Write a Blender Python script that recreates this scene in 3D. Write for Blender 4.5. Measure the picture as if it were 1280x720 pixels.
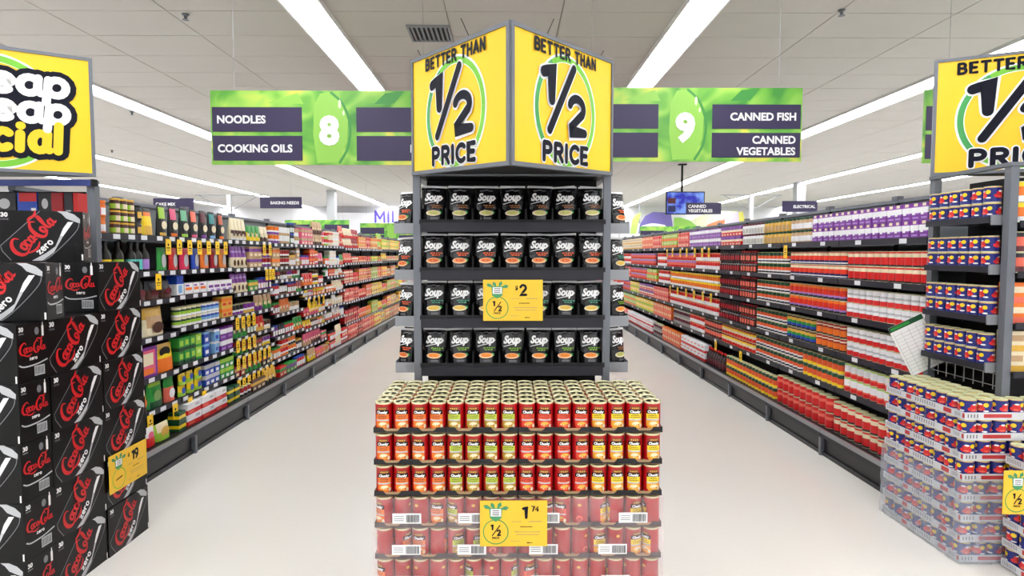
import bpy, math, random
from mathutils import Vector, Matrix
random.seed(7)
PI = math.pi
R = math.radians
for o in list(bpy.data.objects): bpy.data.objects.remove(o)
SC = bpy.context.scene
COL = SC.collection

# ------------------------------------------------------------------ camera
F = 760.0; PITCH = math.atan(42/F); YAW = math.atan(7/F); EYE = 1.5
cd = bpy.data.cameras.new('camera'); cam = bpy.data.objects.new('camera', cd); COL.objects.link(cam)
cd.sensor_width = 36; cd.lens = 36*F/1280; cd.clip_start = .05; cd.clip_end = 200
cam.location = (0, 0, EYE); cam.rotation_euler = (PI/2-PITCH, 0, -YAW)
SC.camera = cam
CM = cam.rotation_euler.to_matrix()
# ------------------------------------------------------------------ world, exposure
w = bpy.data.worlds.new('world'); SC.world = w; w.use_nodes = True
w.node_tree.nodes['Background'].inputs[0].default_value = (.9, .95, 1, 1)
w.node_tree.nodes['Background'].inputs[1].default_value = .3
SC.view_settings.view_transform = 'Standard'; SC.view_settings.look = 'None'
SC.view_settings.gamma = 1; SC.view_settings.use_curve_mapping = False
SC.view_settings.exposure = 0.0
LAMP = 15.0       # strength of the ceiling light diffusers
CEIL = 3.6

def at(px, py, Y):
    d = CM @ Vector(((px-640)/F, (360-py)/F, -1))
    return Vector((0, 0, EYE)) + d*(Y/d.y)

# ------------------------------------------------------------------ materials
_m = {}
def lin(c):
    return tuple(((x/255+.055)/1.055)**2.4 if x/255 > .04045 else x/255/12.92 for x in c)
def mat(name, c, rough=.5, metal=0, var=0, scale=8, bump=0, emit=None, alpha=1, coat=0, spec=.5):
    if name in _m: return _m[name]
    m = bpy.data.materials.new(name); m.use_nodes = True; nt = m.node_tree
    b = nt.nodes['Principled BSDF']; c4 = (*lin(c), 1)
    b.inputs['Base Color'].default_value = c4; b.inputs['Roughness'].default_value = rough
    b.inputs['Metallic'].default_value = metal; b.inputs['Alpha'].default_value = alpha
    b.inputs['Coat Weight'].default_value = coat; b.inputs['Coat Roughness'].default_value = .08
    b.inputs['Specular IOR Level'].default_value = spec
    if emit:
        b.inputs['Emission Color'].default_value = (*lin(emit[0]), 1); b.inputs['Emission Strength'].default_value = emit[1]
    if var or bump:
        tc = nt.nodes.new('ShaderNodeTexCoord'); n = nt.nodes.new('ShaderNodeTexNoise')
        n.inputs['Scale'].default_value = scale; n.inputs['Detail'].default_value = 4
        nt.links.new(tc.outputs['Object'], n.inputs['Vector'])
        if var:
            mx = nt.nodes.new('ShaderNodeMix'); mx.data_type = 'RGBA'; nt.links.new(n.outputs['Fac'], mx.inputs[0])
            mx.inputs[6].default_value = tuple(x*(1-var) for x in c4[:3])+(1,)
            mx.inputs[7].default_value = tuple(min(1, x*(1+var)) for x in c4[:3])+(1,)
            nt.links.new(mx.outputs[2], b.inputs['Base Color'])
        if bump:
            bp = nt.nodes.new('ShaderNodeBump'); bp.inputs['Strength'].default_value = bump; bp.inputs['Distance'].default_value = .01
            nt.links.new(n.outputs['Fac'], bp.inputs['Height']); nt.links.new(bp.outputs[0], b.inputs['Normal'])
    _m[name] = m; return m
COLS = dict(red=(214,30,30), crimson=(165,20,32), pink=(228,92,130), orange=(240,120,35), gold=(226,178,70), yellow=(250,214,30),
    cream=(236,222,188), white=(238,238,240), grey=(150,150,152), black=(18,18,20), charcoal=(38,38,44), brown=(78,40,26), maroon=(92,22,36),
    green=(44,150,62), lime=(160,205,60), teal=(40,140,140), blue=(34,74,180), navy=(24,28,92), sky=(128,180,226), purple=(122,50,150),
    lilac=(170,130,205), tan=(196,160,118), darkgreen=(24,76,46), salmon=(236,110,90), silver=(190,192,196))
def P(n): 
    c = COLS[n] if isinstance(n, str) else n
    nm = n if isinstance(n, str) else 'tint_%d_%d_%d' % n
    return mat('print_'+nm, c, .38, var=.06, scale=60)
M = dict(
    frame=mat('grey_steel', (112,116,124), .42, .3, var=.05),
    bracket=mat('light_grey_steel', (150,153,158), .4, .3),
    blackm=mat('black_steel', (19,19,22), .5, var=.1, spec=.25),
    edge=mat('dark_shelf_edge', (42,42,50), .4, spec=.3),
    panel=mat('grey_back_panel', (104,110,112), .5, var=.05),
    bumper=mat('grey_bumper', (150,153,158), .3, .5),
    kick=mat('black_kick_panel', (30,30,33), .4, var=.1),
    yellow=mat('yellow_print', (254,206,24), .4, var=.02), cardy=mat('yellow_card', (246,198,52), .5, var=.03),
    ink=mat('dark_ink', (20,22,36), .55, spec=.15), white=mat('white_print', (245,245,245), .4),
    glime=mat('lime_print', (120,200,50), .4), ggreen=mat('green_print', (62,160,80), .4),
    red=mat('red_print', (205,22,30), .38), plum=mat('plum_sign_panel', (52,44,80), .45, var=.05),
    case=mat('black_carton', (10,10,12), .35, var=.2, spec=.25), silver=mat('silver_print', (192,194,198), .3),
    greyp=mat('grey_print', (120,120,125), .4), tray=mat('black_cardboard', (26,25,28), .7, var=.15, scale=30),
    kraft=mat('brown_cardboard', (168,136,98), .8, var=.1, scale=30), pouch=mat('black_foil', (14,14,17), .2, bump=.5, scale=32),
    foil=mat('silver_foil', (225,227,230), .25, .15), lid=mat('pale_gold_lid', (206,208,160), .3, .12), rim=mat('tin_rim', (226,222,180), .25, .25),
    canred=mat('red_label', (178,12,20), .3, var=.05), bluebar=mat('blue_bar', (50,70,150), .4))

# ------------------------------------------------------------------ mesh builder
class MB:
    def __init__(s): s.v = []; s.f = []; s.m = []; s.mats = []
    def mi(s, m):
        if m not in s.mats: s.mats.append(m)
        return s.mats.index(m)
    def face(s, pts, m):
        n = len(s.v); s.v += [tuple(p) for p in pts]; s.f.append(tuple(range(n, n+len(pts)))); s.m.append(s.mi(m))
    def box(s, x0, x1, y0, y1, z0, z1, m, T=None):
        n = len(s.v); p = [(x, y, z) for z in (z0, z1) for y in (y0, y1) for x in (x0, x1)]
        if T: p = [tuple(T @ Vector(q)) for q in p]
        s.v += p; k = s.mi(m)
        for f in ((0,2,3,1), (4,5,7,6), (0,1,5,4), (2,6,7,3), (0,4,6,2), (1,3,7,5)):
            s.f.append(tuple(n+i for i in f)); s.m.append(k)
    def lathe(s, prof, seg, mf, c=(0,0,0), cap=True):
        # prof: (r,z); mf(ring, angle) -> material
        n = len(s.v)
        for r, z in prof:
            for i in range(seg):
                a = 2*PI*i/seg - PI/2 + PI/seg
                s.v.append((c[0]+r*math.cos(a), c[1]+r*math.sin(a), c[2]+z))
        for j in range(len(prof)-1):
            for i in range(seg):
                k = (i+1) % seg; a = 2*PI*(i+1)/seg - PI/2
                a = (a+PI/2+PI) % (2*PI) - PI      # 0 = front
                s.f.append((n+j*seg+i, n+j*seg+k, n+(j+1)*seg+k, n+(j+1)*seg+i)); s.m.append(s.mi(mf(j, a)))
        if cap:
            s.f.append(tuple(n+i for i in range(seg))[::-1]); s.m.append(s.mi(mf(0, PI)))
            t = n+(len(prof)-1)*seg
            s.f.append(tuple(t+i for i in range(seg))); s.m.append(s.mi(mf(len(prof)-2, PI)))
    def tube(s, a, b, r, m, seg=8):
        a = Vector(a); b = Vector(b); d = (b-a).normalized(); u = d.orthogonal().normalized(); w_ = d.cross(u); n = len(s.v)
        for p in (a, b):
            for i in range(seg):
                t = 2*PI*i/seg; s.v.append(tuple(p+u*r*math.cos(t)+w_*r*math.sin(t)))
        k = s.mi(m)
        for i in range(seg):
            j = (i+1) % seg; s.f.append((n+i, n+j, n+seg+j, n+seg+i)); s.m.append(k)
        s.f.append(tuple(n+i for i in range(seg))[::-1]); s.m.append(k); s.f.append(tuple(n+seg+i for i in range(seg))); s.m.append(k)
    def rect(s, T, u0, v0, u1, v1, n, m): s.face([T(u0,v0,n), T(u1,v0,n), T(u1,v1,n), T(u0,v1,n)], m)
    def poly(s, T, pts, n, m): s.face([T(u, v, n) for u, v in pts], m)
    def ell(s, T, cu, cv, ru, rv, n, m, k=28): s.face([T(cu+ru*math.cos(2*PI*i/k), cv+rv*math.sin(2*PI*i/k), n) for i in range(k)], m)
    def blob(s, T, cu, cv, ru, rv, n, m, k=9):
        # ellipse in narrow strips, so it follows a curved face
        for i in range(k):
            a, b = -math.cos(PI*i/k), -math.cos(PI*(i+1)/k); ha, hb = math.sin(PI*i/k)*rv, math.sin(PI*(i+1)/k)*rv
            s.face([T(cu+ru*a, cv-ha, n), T(cu+ru*b, cv-hb, n), T(cu+ru*b, cv+hb, n), T(cu+ru*a, cv+ha, n)], m)
    def ring(s, T, cu, cv, r, wd, n, m, k=48, a0=0, a1=2*PI):
        s.rib(T, [(cu+r*math.cos(a0+(a1-a0)*i/k), cv+r*math.sin(a0+(a1-a0)*i/k)) for i in range(k+1)], wd, n, m, False)
    def rib(s, T, pts, wd, n, m, caps=True):
        # flat printed stroke, wd is a number or one per point
        s.k = (getattr(s, 'k', 0)+1) % 14; n = n+s.k*5e-5
        ws = wd if isinstance(wd, (list, tuple)) else [wd]*len(pts)
        L = []; Rr = []
        for i, (x, y) in enumerate(pts):
            a = pts[max(0, i-1)]; b = pts[min(len(pts)-1, i+1)]
            dx, dy = b[0]-a[0], b[1]-a[1]; l = math.hypot(dx, dy) or 1; nx, ny = -dy/l, dx/l; k = 1
            if 0 < i < len(pts)-1:
                ex, ey = x-a[0], y-a[1]; q = math.hypot(ex, ey) or 1; c = abs((-ey/q)*nx+(ex/q)*ny); k = min(1.5, 1/max(c, .3))
            h = ws[i]/2*k; L.append((x+nx*h, y+ny*h)); Rr.append((x-nx*h, y-ny*h))
        for i in range(len(pts)-1): s.face([T(*L[i], n), T(*Rr[i], n), T(*Rr[i+1], n), T(*L[i+1], n)], m)
        if caps:
            for i in (0, -1): s.ell(T, pts[i][0], pts[i][1], ws[i]/2, ws[i]/2, n+2e-5+1.5e-5*i, m, 12)
    def add(s, o, T):
        n = len(s.v); s.v += [tuple(T @ Vector(p)) for p in o.v]; mp = [s.mi(x) for x in o.mats]
        s.f += [tuple(n+i for i in f) for f in o.f]; s.m += [mp[i] for i in o.m]
    def mesh(s, name):
        me = bpy.data.meshes.new(name); me.from_pydata(s.v, [], s.f)
        for m in s.mats: me.materials.append(m)
        me.polygons.foreach_set('material_index', s.m); me.update(); return me
    def obj(s, name, parent=None, loc=(0,0,0), rz=0, **kw): return new(name, s.mesh(name), parent, loc, rz, **kw)
def new(name, me, parent=None, loc=(0,0,0), rz=0, label=None, cat=None, group=None, kind=None):
    o = bpy.data.objects.new(name, me); COL.objects.link(o); o.location = loc; o.rotation_euler = (0, 0, rz)
    if parent: o.parent = parent
    if label: o['label'] = label
    if cat: o['category'] = cat
    if group: o['group'] = group
    if kind: o['kind'] = kind
    return o
def thing(name, label, cat, loc=(0,0,0), rz=0, group=None): return new(name, None, None, loc, rz, label, cat, group)
def smooth(me):
    me.polygons.foreach_set('use_smooth', [True]*len(me.polygons))
    try: me.set_sharp_from_angle(angle=R(40))
    except Exception: pass
    return me
def plane(o, u, v):
    o = Vector(o); u = Vector(u).normalized(); v = Vector(v).normalized(); nn = u.cross(v)
    return lambda a, b, n=0: o+u*a+v*b+nn*n
ORD = 'first second third fourth fifth sixth seventh eighth ninth tenth eleventh twelfth thirteenth fourteenth fifteenth sixteenth seventeenth eighteenth nineteenth twentieth'.split()
def ordn(i):
    if i < 20: return ORD[i]
    i += 1; t = {2:'twenty',3:'thirty',4:'forty',5:'fifty'}[i//10]; u = i % 10
    return (t+'-'+ORD[u-1]) if u else t[:-1]+'ieth'

# text from the built-in font, as a flat mesh in T(u,v)
_tx = {}
def text(mb, T, s, u, v, h, m, n=.001, bold=.02, align='c', shear=0, sx=1, width=None):
    key = (s, bold, shear)
    if key not in _tx:
        cu = bpy.data.curves.new('t', 'FONT'); cu.body = s; cu.size = 1; cu.offset = bold; cu.shear = shear; cu.resolution_u = 3
        ob = bpy.data.objects.new('t', cu); COL.objects.link(ob)
        me = bpy.data.meshes.new_from_object(ob)
        vs = [(p.co.x, p.co.y) for p in me.vertices]; fs = [tuple(p.vertices) for p in me.polygons]
        bpy.data.objects.remove(ob); bpy.data.curves.remove(cu); bpy.data.meshes.remove(me)
        _tx[key] = (vs, fs)
    vs, fs = _tx[key]
    x0 = min(p[0] for p in vs); x1 = max(p[0] for p in vs); k = h/.73; kx = k*sx
    if width: kx = width/(x1-x0)
    off = {'c': (x0+x1)/2, 'l': x0, 'r': x1}[align]
    b = len(mb.v); mb.v += [tuple(T(u+(x-off)*kx, v+y*k, n)) for x, y in vs]; mi = mb.mi(m)
    for f in fs: mb.f.append(tuple(b+i for i in f)); mb.m.append(mi)

# rounded stroke lettering, unit height
def arc(cx, cy, rx, ry, a0, a1, k=9): return [(cx+rx*math.cos(R(a0+(a1-a0)*i/k)), cy+ry*math.sin(R(a0+(a1-a0)*i/k))) for i in range(k+1)]
G = {
 'B': (.6, [[(0,0),(0,1)], [(0,1)]+arc(.3,.76,.2,.24,90,-90)+[(0,.52)], [(0,.52)]+arc(.32,.26,.24,.26,90,-90)+[(0,0)]]),
 'E': (.52, [[(.48,1),(0,1),(0,0),(.48,0)], [(0,.5),(.42,.5)]]),
 'T': (.62, [[(0,1),(.6,1)], [(.3,1),(.3,0)]]),
 'R': (.6, [[(0,0),(0,1)], [(0,1)]+arc(.3,.74,.24,.26,90,-90)+[(0,.48)], [(.28,.46),(.56,0)]]),
 'H': (.58, [[(0,0),(0,1)], [(.55,0),(.55,1)], [(0,.5),(.55,.5)]]),
 'A': (.66, [[(0,0),(.32,1)], [(.32,1),(.64,0)], [(.12,.32),(.52,.32)]]),
 'N': (.6, [[(0,0),(0,1)], [(0,1),(.56,0)], [(.56,0),(.56,1)]]),
 'P': (.58, [[(0,0),(0,1)], [(0,1)]+arc(.28,.73,.26,.27,90,-90)+[(0,.46)]]),
 'I': (.06, [[(0,0),(0,1)]]),
 'C': (.66, [arc(.38,.5,.38,.5,48,312,16)]),
 ' ': (.2, []),
 'M': (.78, [[(0,0),(0,1)], [(0,1),(.38,.3)], [(.38,.3),(.76,1)], [(.76,1),(.76,0)]]),
 'L': (.5, [[(0,1),(0,0),(.48,0)]]),
 'K': (.56, [[(0,0),(0,1)], [(.52,1),(.02,.42)], [(.16,.56),(.54,0)]]),
 '1': (.3, [[(0,.82),(.1,.86),(.26,1),(.26,0)]]),
 '2': (.6, [arc(.3,.72,.27,.28,165,-28,12)+[(.3,.3),(.02,.02),(.6,.02)]]),
 '7': (.5, [[(0,1),(.5,1),(.18,0)]]),
 '4': (.58, [[(.42,0),(.42,1),(0,.3),(.58,.3)]]),
 '9': (.56, [arc(.28,.7,.26,.28,0,360,16), [(.54,.7),(.48,.3),(.2,0)]]),
 '5': (.5, [[(.48,1),(.06,1),(.02,.56)]+arc(.24,.31,.27,.29,120,-150,10)]),
 '0': (.56, [arc(.28,.5,.26,.48,0,360,18)]),
 '/': (.75, [[(0,0),(.75,1)]]),
 'c': (.5, [arc(.27,.28,.26,.28,50,310,12)]),
 'h': (.5, [[(0,0),(0,.9)], arc(.22,.3,.2,.25,180,0,8)+[(.42,0)]]),
 'e': (.54, [[(.05,.27),(.5,.3)]+arc(.27,.28,.25,.28,10,310,14)]),
 'a': (.54, [arc(.25,.28,.24,.28,50,310,12), [(.47,.56),(.46,.12),(.54,.02)]]),
 'p': (.54, [[(.04,.54),(.0,-.28)], arc(.26,.28,.24,.28,170,-150,14)]),
 's': (.44, [arc(.21,.42,.19,.14,50,230,6)+arc(.21,.14,.2,.14,80,-130,8)]),
 'i': (.08, [[(0,0),(0,.5)], [(0,.76),(.01,.76)]]),
 'l': (.08, [[(0,0),(0,.85)]]),
 'z': (.42, [[(0,.54),(.4,.54),(0,0),(.42,0)]]),
 'r': (.32, [[(0,0),(0,.54)], arc(.2,.34,.2,.2,170,60,5)]),
 'o': (.54, [arc(.26,.28,.25,.28,0,360,14)]),
}
def strokes(mb, T, s, u, v, h, m, wd, n=.001, sx=1, gap=.22, align='c', shear=0):
    tot = sum(G[c][0]*sx+gap for c in s)-gap; x = {'c': -tot/2, 'l': 0, 'r': -tot}[align]
    for c in s:
        gw, st = G[c]
        for q in st: mb.rib(T, [(u+(x+a*sx+b*shear)*h, v+b*h) for a, b in q], wd*h, n, m)
        x += gw*sx+gap
def smoothpath(pts, k=5):
    out = []
    for i in range(len(pts)-1):
        p0 = pts[max(0, i-1)]; p1 = pts[i]; p2 = pts[i+1]; p3 = pts[min(len(pts)-1, i+2)]
        for j in range(k):
            t = j/k; out.append(tuple(.5*((2*b)+(-a+c)*t+(2*a-5*b+4*c-d)*t*t+(-a+3*b-3*c+d)*t**3) for a, b, c, d in zip(p0, p1, p2, p3)))
    out.append(tuple(pts[-1])); return out
COLA = [  # flowing script, (x, y, width)
 [(.95,.86,.05),(.80,1.02,.08),(.55,1.0,.12),(.25,.78,.17),(.10,.42,.2),(.22,.10,.17),(.50,-.02,.11),(.85,.06,.07),(1.25,.16,.05)],
 [(.50,-.02,.06),(.9,-.16,.1),(1.3,-.18,.12),(1.7,-.02,.05)],
 [(.78,.55,.09),(.62,.42,.13),(.66,.20,.12),(.84,.20,.09),(.92,.40,.11),(.80,.55,.09),(1.0,.58,.05)],
 [(1.28,.50,.08),(1.12,.56,.1),(1.0,.38,.14),(1.10,.18,.11),(1.34,.24,.06)],
 [(1.62,.52,.07),(1.46,.56,.1),(1.36,.38,.13),(1.42,.18,.1),(1.58,.26,.08),(1.66,.56,.11),(1.66,.24,.11),(1.80,.22,.05)],
 [(1.80,.38,.12),(1.96,.42,.12)],
 [(2.62,.98,.05),(2.42,1.12,.09),(2.2,1.0,.13),(2.02,.72,.18),(2.0,.34,.2),(2.18,.06,.15),(2.45,.04,.09),(2.75,.2,.05)],
 [(2.2,1.0,.05),(2.5,1.3,.1),(2.95,1.25,.13),(3.3,1.4,.05)],
 [(2.58,.56,.08),(2.44,.44,.13),(2.48,.22,.12),(2.64,.22,.09),(2.72,.42,.11),(2.60,.56,.08)],
 [(2.84,.3,.05),(3.02,.7,.09),(3.10,1.05,.1),(3.0,1.1,.1),(2.92,.7,.13),(2.92,.34,.13),(3.04,.2,.08),(3.14,.3,.05)],
 [(3.44,.52,.07),(3.28,.56,.1),(3.18,.38,.13),(3.24,.18,.1),(3.40,.26,.08),(3.48,.56,.11),(3.48,.24,.11),(3.66,.26,.05)]]
def cola(mb, o, ang, h, n, m, T, sx=.82):
    c, s_ = math.cos(ang), math.sin(ang)
    for st in COLA:
        q = smoothpath(st, 4)
        mb.rib(T, [(o[0]+(x*sx*c-y*s_)*h, o[1]+(x*sx*s_+y*c)*h) for x, y, _ in q], [k*h*1.15 for *_, k in q], n, m)

# ================================================================== SETTING
floor_m = mat('polished_vinyl', (231,228,220), .3, var=.03, scale=1.2, coat=.25)
m = MB(); m.box(-15, 15, -9, 27, -.1, 0, floor_m); m.obj('floor', kind='structure')
wallm = mat('white_wall', (226,226,228), .6, var=.03)
m = MB(); m.box(-15, 15, 27, 27.2, 0, CEIL+.3, wallm); m.obj('wall_back', kind='structure')
m = MB(); m.box(-15, 15, -9.2, -9, 0, CEIL+.3, wallm); m.obj('wall_front', kind='structure')
m = MB(); m.box(-15.2, -15, -9.2, 27.2, 0, CEIL+.3, wallm); m.obj('wall_left', kind='structure')
m = MB(); m.box(15, 15.2, -9.2, 27.2, 0, CEIL+.3, wallm); m.obj('wall_right', kind='structure')
ceil_m = mat('ceiling_tile', (206,202,198), .85, var=.03, scale=2)
grid_m = mat('ceiling_grid', (166,163,160), .6)
m = MB(); m.box(-15, 15, -9, 27, CEIL+.012, CEIL+.1, grid_m); ceiling = m.obj('ceiling', kind='structure')
STRIPS = [-12.2, -8.72, -5.22, -1.7, 1.66, 5.16, 8.66, 12.2]; SW = .155
edges = [-15]+[e for s_ in STRIPS for e in (s_-SW-.02, s_+SW+.02)]+[15]
tiles = []
for k in range(0, len(edges), 2):
    a, b = edges[k], edges[k+1]; nx = max(1, round((b-a)/1.1)); wx = (b-a)/nx
    for i in range(nx):
        for j in range(60): tiles.append((a+(i+.5)*wx, -8.7+j*.6, wx))
def px_visible(x, y): return y > 3.5 and abs(x) < y*.86+1
tiles.sort(key=lambda t: (not px_visible(t[0], t[1]), math.hypot(t[0], t[1])))
tm = {}
rest = MB()
for i, (x, y, wx) in enumerate(tiles):
    if i < 300:
        key = round(wx, 3)
        if key not in tm:
            q = MB(); h = wx/2-.005; q.box(-h, h, -.295, .295, 0, .011, ceil_m); tm[key] = q.mesh('ceiling_tile')
        new('ceiling_tile', tm[key], ceiling, (x, y, CEIL+random.uniform(0, .0012)))
    else: h = wx/2-.005; rest.box(x-h, x+h, y-.295, y+.295, CEIL, CEIL+.011, ceil_m)
rest.obj('ceiling_tile', ceiling, kind='stuff')
# strips of lights
lm = mat('light_diffuser', (255,255,255), .5, emit=((248,250,255), LAMP))
white_metal = mat('white_metal', (235,235,235), .4)
SEG = 3.6
q = MB(); q.box(-SW, SW, -SEG/2+.012, SEG/2-.012, -.012, 0, lm); dif = q.mesh('diffuser')
q = MB()
for a, b in ((-SW-.018, -SW), (SW, SW+.018)): q.box(a, b, -SEG/2, SEG/2, -.03, .008, white_metal)
for e in (-1, 1): q.box(-SW, SW, e*SEG/2-.012*(e > 0), e*SEG/2+.012*(e < 0), -.03, .008, white_metal)
hou = q.mesh('housing')
side = lambda x: 'left' if x < 0 else 'right'
for k, x in enumerate(STRIPS):
    rank = ORD[3-k] if x < 0 else ORD[k-4]
    for j in range(10):
        y = 5.95-SEG*3.5+SEG*j
        if y > 26: continue
        y0 = y
        t = thing('ceiling_light', 'white strip light, %s from front, in the %s row %s of the middle' % (ORD[j], rank, side(x)), 'light', (x, y0, CEIL), group='rows of recessed ceiling strip lights')
        new('diffuser', dif, t); new('housing', hou, t)
# vent
v = thing('ceiling_vent', 'square slatted air vent in the ceiling behind the middle yellow sign', 'vent', tuple(at(538, 48, 5.9).to_2d())+(CEIL,))
q = MB()
for a in (-1, 1): q.box(-.2, .2, a*.19-.01, a*.19+.01, -.02, 0, M['bracket']); q.box(a*.19-.01, a*.19+.01, -.18, .18, -.02, 0, M['bracket'])
q.obj('frame', v)
q = MB(); q.box(-.18, .18, -.18, .18, -.004, -.001, M['blackm']); q.obj('duct', v)
for i in range(8):
    q = MB(); T = Matrix.Translation((-.155+i*.044, 0, -.012)) @ Matrix.Rotation(R(35), 4, 'Y'); q.box(-.016, .016, -.18, .18, -.001, .001, M['bracket'], T); q.obj('slat', v)
for px, py in ((232, 26), (165, 143), (1052, 18), (140, 190), (1048, 150)):
    Y = (CEIL-EYE)*F/(318-py); c = at(px, py, Y); q = MB()
    q.lathe([(.012, 0), (.03, -.004), (.03, -.012), (.014, -.02), (.014, -.05), (.03, -.052)], 12, lambda j, a: M['frame'])
    q.obj('fire_sprinkler', loc=(c.x, Y, CEIL), label='small grey ceiling sprinkler '+{232: 'near the top edge, left side', 165: 'just right of the cheap special sign', 1052: 'near the top edge, right side', 140: 'beside the second light row on the left', 1048: 'above the right aisle sign'}[px], cat='sprinkler', group='ceiling fire sprinklers')
# columns
for cx, cy, n in ((-5.75, 20.2, 'left'), (8.55, 17.8, 'right')):
    q = MB(); q.box(-.13, .13, -.13, .13, 0, CEIL, mat('column_paint', (188,190,194), .6))
    q.box(-.15, .15, -.15, .15, 0, .25, M['kick']); q.obj('pillar', loc=(cx, cy, 0), kind='structure')

# ================================================================== GONDOLA BAYS
SPAC = .935; NB = 15
LST, RST = 3.595, 3.51
ZR = [1.58, 1.30, 1.036, .76, .495]
ZL = {0: [1.61,1.365,1.165,.91,.635,.405], 1: [1.61,1.365,1.175,.932,.648,.405], 2: [1.61,1.355,1.13,.93,.72,.56,.36],
      3: [1.6,1.35,1.21,1.045,.843,.60,.364], 4: [1.6,1.35,1.10,.96,.725,.57,.363], 5: [1.6,1.33,1.18,.96,.77,.58]}
ZLF = [1.58,1.35,1.04,.75,.42]
BASE = .2
def shelf_mesh(s, blade=.42, L=SPAC-.01):
    q = MB(); a, b = 0, blade
    x = lambda t: (t if s > 0 else -t)
    def bx(x0, x1, z0, z1, mt): q.box(min(x(x0), x(x1)), max(x(x0), x(x1)), -L/2, L/2, z0, z1, mt)
    bx(.008, blade, -.022, 0, M['blackm']); bx(-.002, .008, -.036, .004, M['edge'])
    return q.mesh('shelf')
SH = {s: shelf_mesh(s) for s in (-1, 1)}
whitelab = mat('ticket_white', (226,228,232), .4)
def lab_mesh(s):
    q = MB(); q.box(-.0035 if s > 0 else .0005, -.0005 if s > 0 else .0035, -.034, .034, -.031, -.001, whitelab); return q.mesh('price_label')
LB = {s: lab_mesh(s) for s in (-1, 1)}
def part(name, parent, *boxes):
    q = MB()
    for b in boxes: q.box(*b)
    return q.obj(name, parent)
def mirror(s, x0, x1): return (min(s*x0, s*x1), max(s*x0, s*x1))
for s, st in ((-1, LST), (1, RST)):
    proto = None; sd = 'left' if s < 0 else 'right'
    for i in range(NB):
        yc = st+SPAC*(i+.5)
        t = thing('shelving_bay', 'black steel shelving bay, %s from the near end of the %s aisle' % (ORD[i], sd), 'shelving', (0, yc, 0), group=sd+' aisle shelving bays')
        h = SPAC/2-.003
        if proto is None:
            proto = {}
            def mk(n, *bs):
                q = MB()
                for b in bs: q.box(*mirror(s, b[0], b[1]), *b[2:])
                return q.mesh(n)
            proto['back_panel'] = mk('back_panel', (2.88, 2.90, -h, h, .12, 1.875, M['panel']))
            proto['header_rail'] = mk('header_rail', (2.862, 2.905, -h, h, 1.875, 1.90, M['frame']))
            proto['base_deck'] = mk('base_deck', (2.355, 2.88, -h, h, .165, BASE-.004, M['blackm']))
            proto['bumper'] = mk('bumper', (2.335, 2.353, -h, h, .175, .205, M['bumper']), (2.34, 2.353, -h, h, .14, .174, M['edge']))
            proto['kick_panel'] = mk('kick_panel', (2.375, 2.385, -h, h, .0, .165, M['kick']), (2.362, 2.375, -h, h, .0, .03, M['kick']))
            proto['foot'] = mk('foot', (2.345, 2.40, -h-.0, -h+.03, 0, .14, M['frame']))
            proto['upright'] = mk('upright', (2.862, 2.879, -h, -h+.025, .2, 1.874, M['blackm']), (2.855, 2.905, -h, -h+.06, 1.9, 1.925, M['frame']))
        for n, me in proto.items(): new(n, me, t)
        zs = ZR if s > 0 else ZL.get(i, ZLF)
        for j, z in enumerate(zs):
            sh = new('shelf', SH[s], t, (s*2.44, 0, z+.018))
            n = 0 if i > 8 else (6 if s < 0 else 2)
            for k in range(n):
                new('price_label', LB[s], sh, (0, -SPAC/2+(k+.5)*SPAC/n+random.uniform(-.02, .02), 0))

# ================================================================== PRODUCTS
def tin(bands, r=.036, h=.1, patch=None, seg=14):
    """bands: list of (v0, colour) bottom to top; patch: list of (v0, colour) used on the front third"""
    cuts = sorted(set([.03, .96]+[v for v, c in bands if v > .03]+([v for v, c in patch if v > .03] if patch else [])))
    q = MB(); prof = [(r*.96, 0), (r, .012*1)]+[(r*.985, v*h) for v in cuts]+[(r, h*.975), (r, h), (r*.9, h), (r*.88, h*.97)]
    prof[1] = (r, h*.015)
    def col(tab, v):
        c = tab[0][1]
        for a, b in tab:
            if v >= a-1e-4: c = b
        return P(c)
    def mf(j, a):
        if j < 2 or j >= len(cuts)+1: return M['rim'] if j < len(cuts)+4 else M['lid']
        v = cuts[j-2]+.001
        return col(patch, v) if patch and abs(a) < 2.3 else col(bands, v)
    q.lathe(prof, seg, mf); return q
def jar(body, label, lid, r=.034, h=.12, neck=.7, mark=None, seg=12):
    q = MB(); prof = [(r*.9, 0), (r, h*.04), (r, h*.12), (r, h*.55), (r, h*.68), (r*neck, h*.8), (r*neck, h*.83), (r*neck*1.1, h*.84), (r*neck*1.1, h*.99), (r*neck, h)]
    def mf(j, a):
        if j == 2: return P(mark) if (mark and abs(a) < .6) else P(label)
        return P(lid) if j >= 6 else P(body)
    q.lathe(prof, seg, mf); return q
def bottle(body, label, cap, r=.032, h=.2, seg=12):
    q = MB(); prof = [(r*.92, 0), (r, h*.04), (r, h*.08), (r, h*.42), (r, h*.55), (r*.75, h*.66), (r*.36, h*.78), (r*.33, h*.88), (r*.4, h*.885), (r*.4, h*.99), (r*.36, h)]
    q.lathe(prof, seg, lambda j, a: P(label) if j == 2 else (P(cap) if j >= 8 else P(body))); return q
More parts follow.
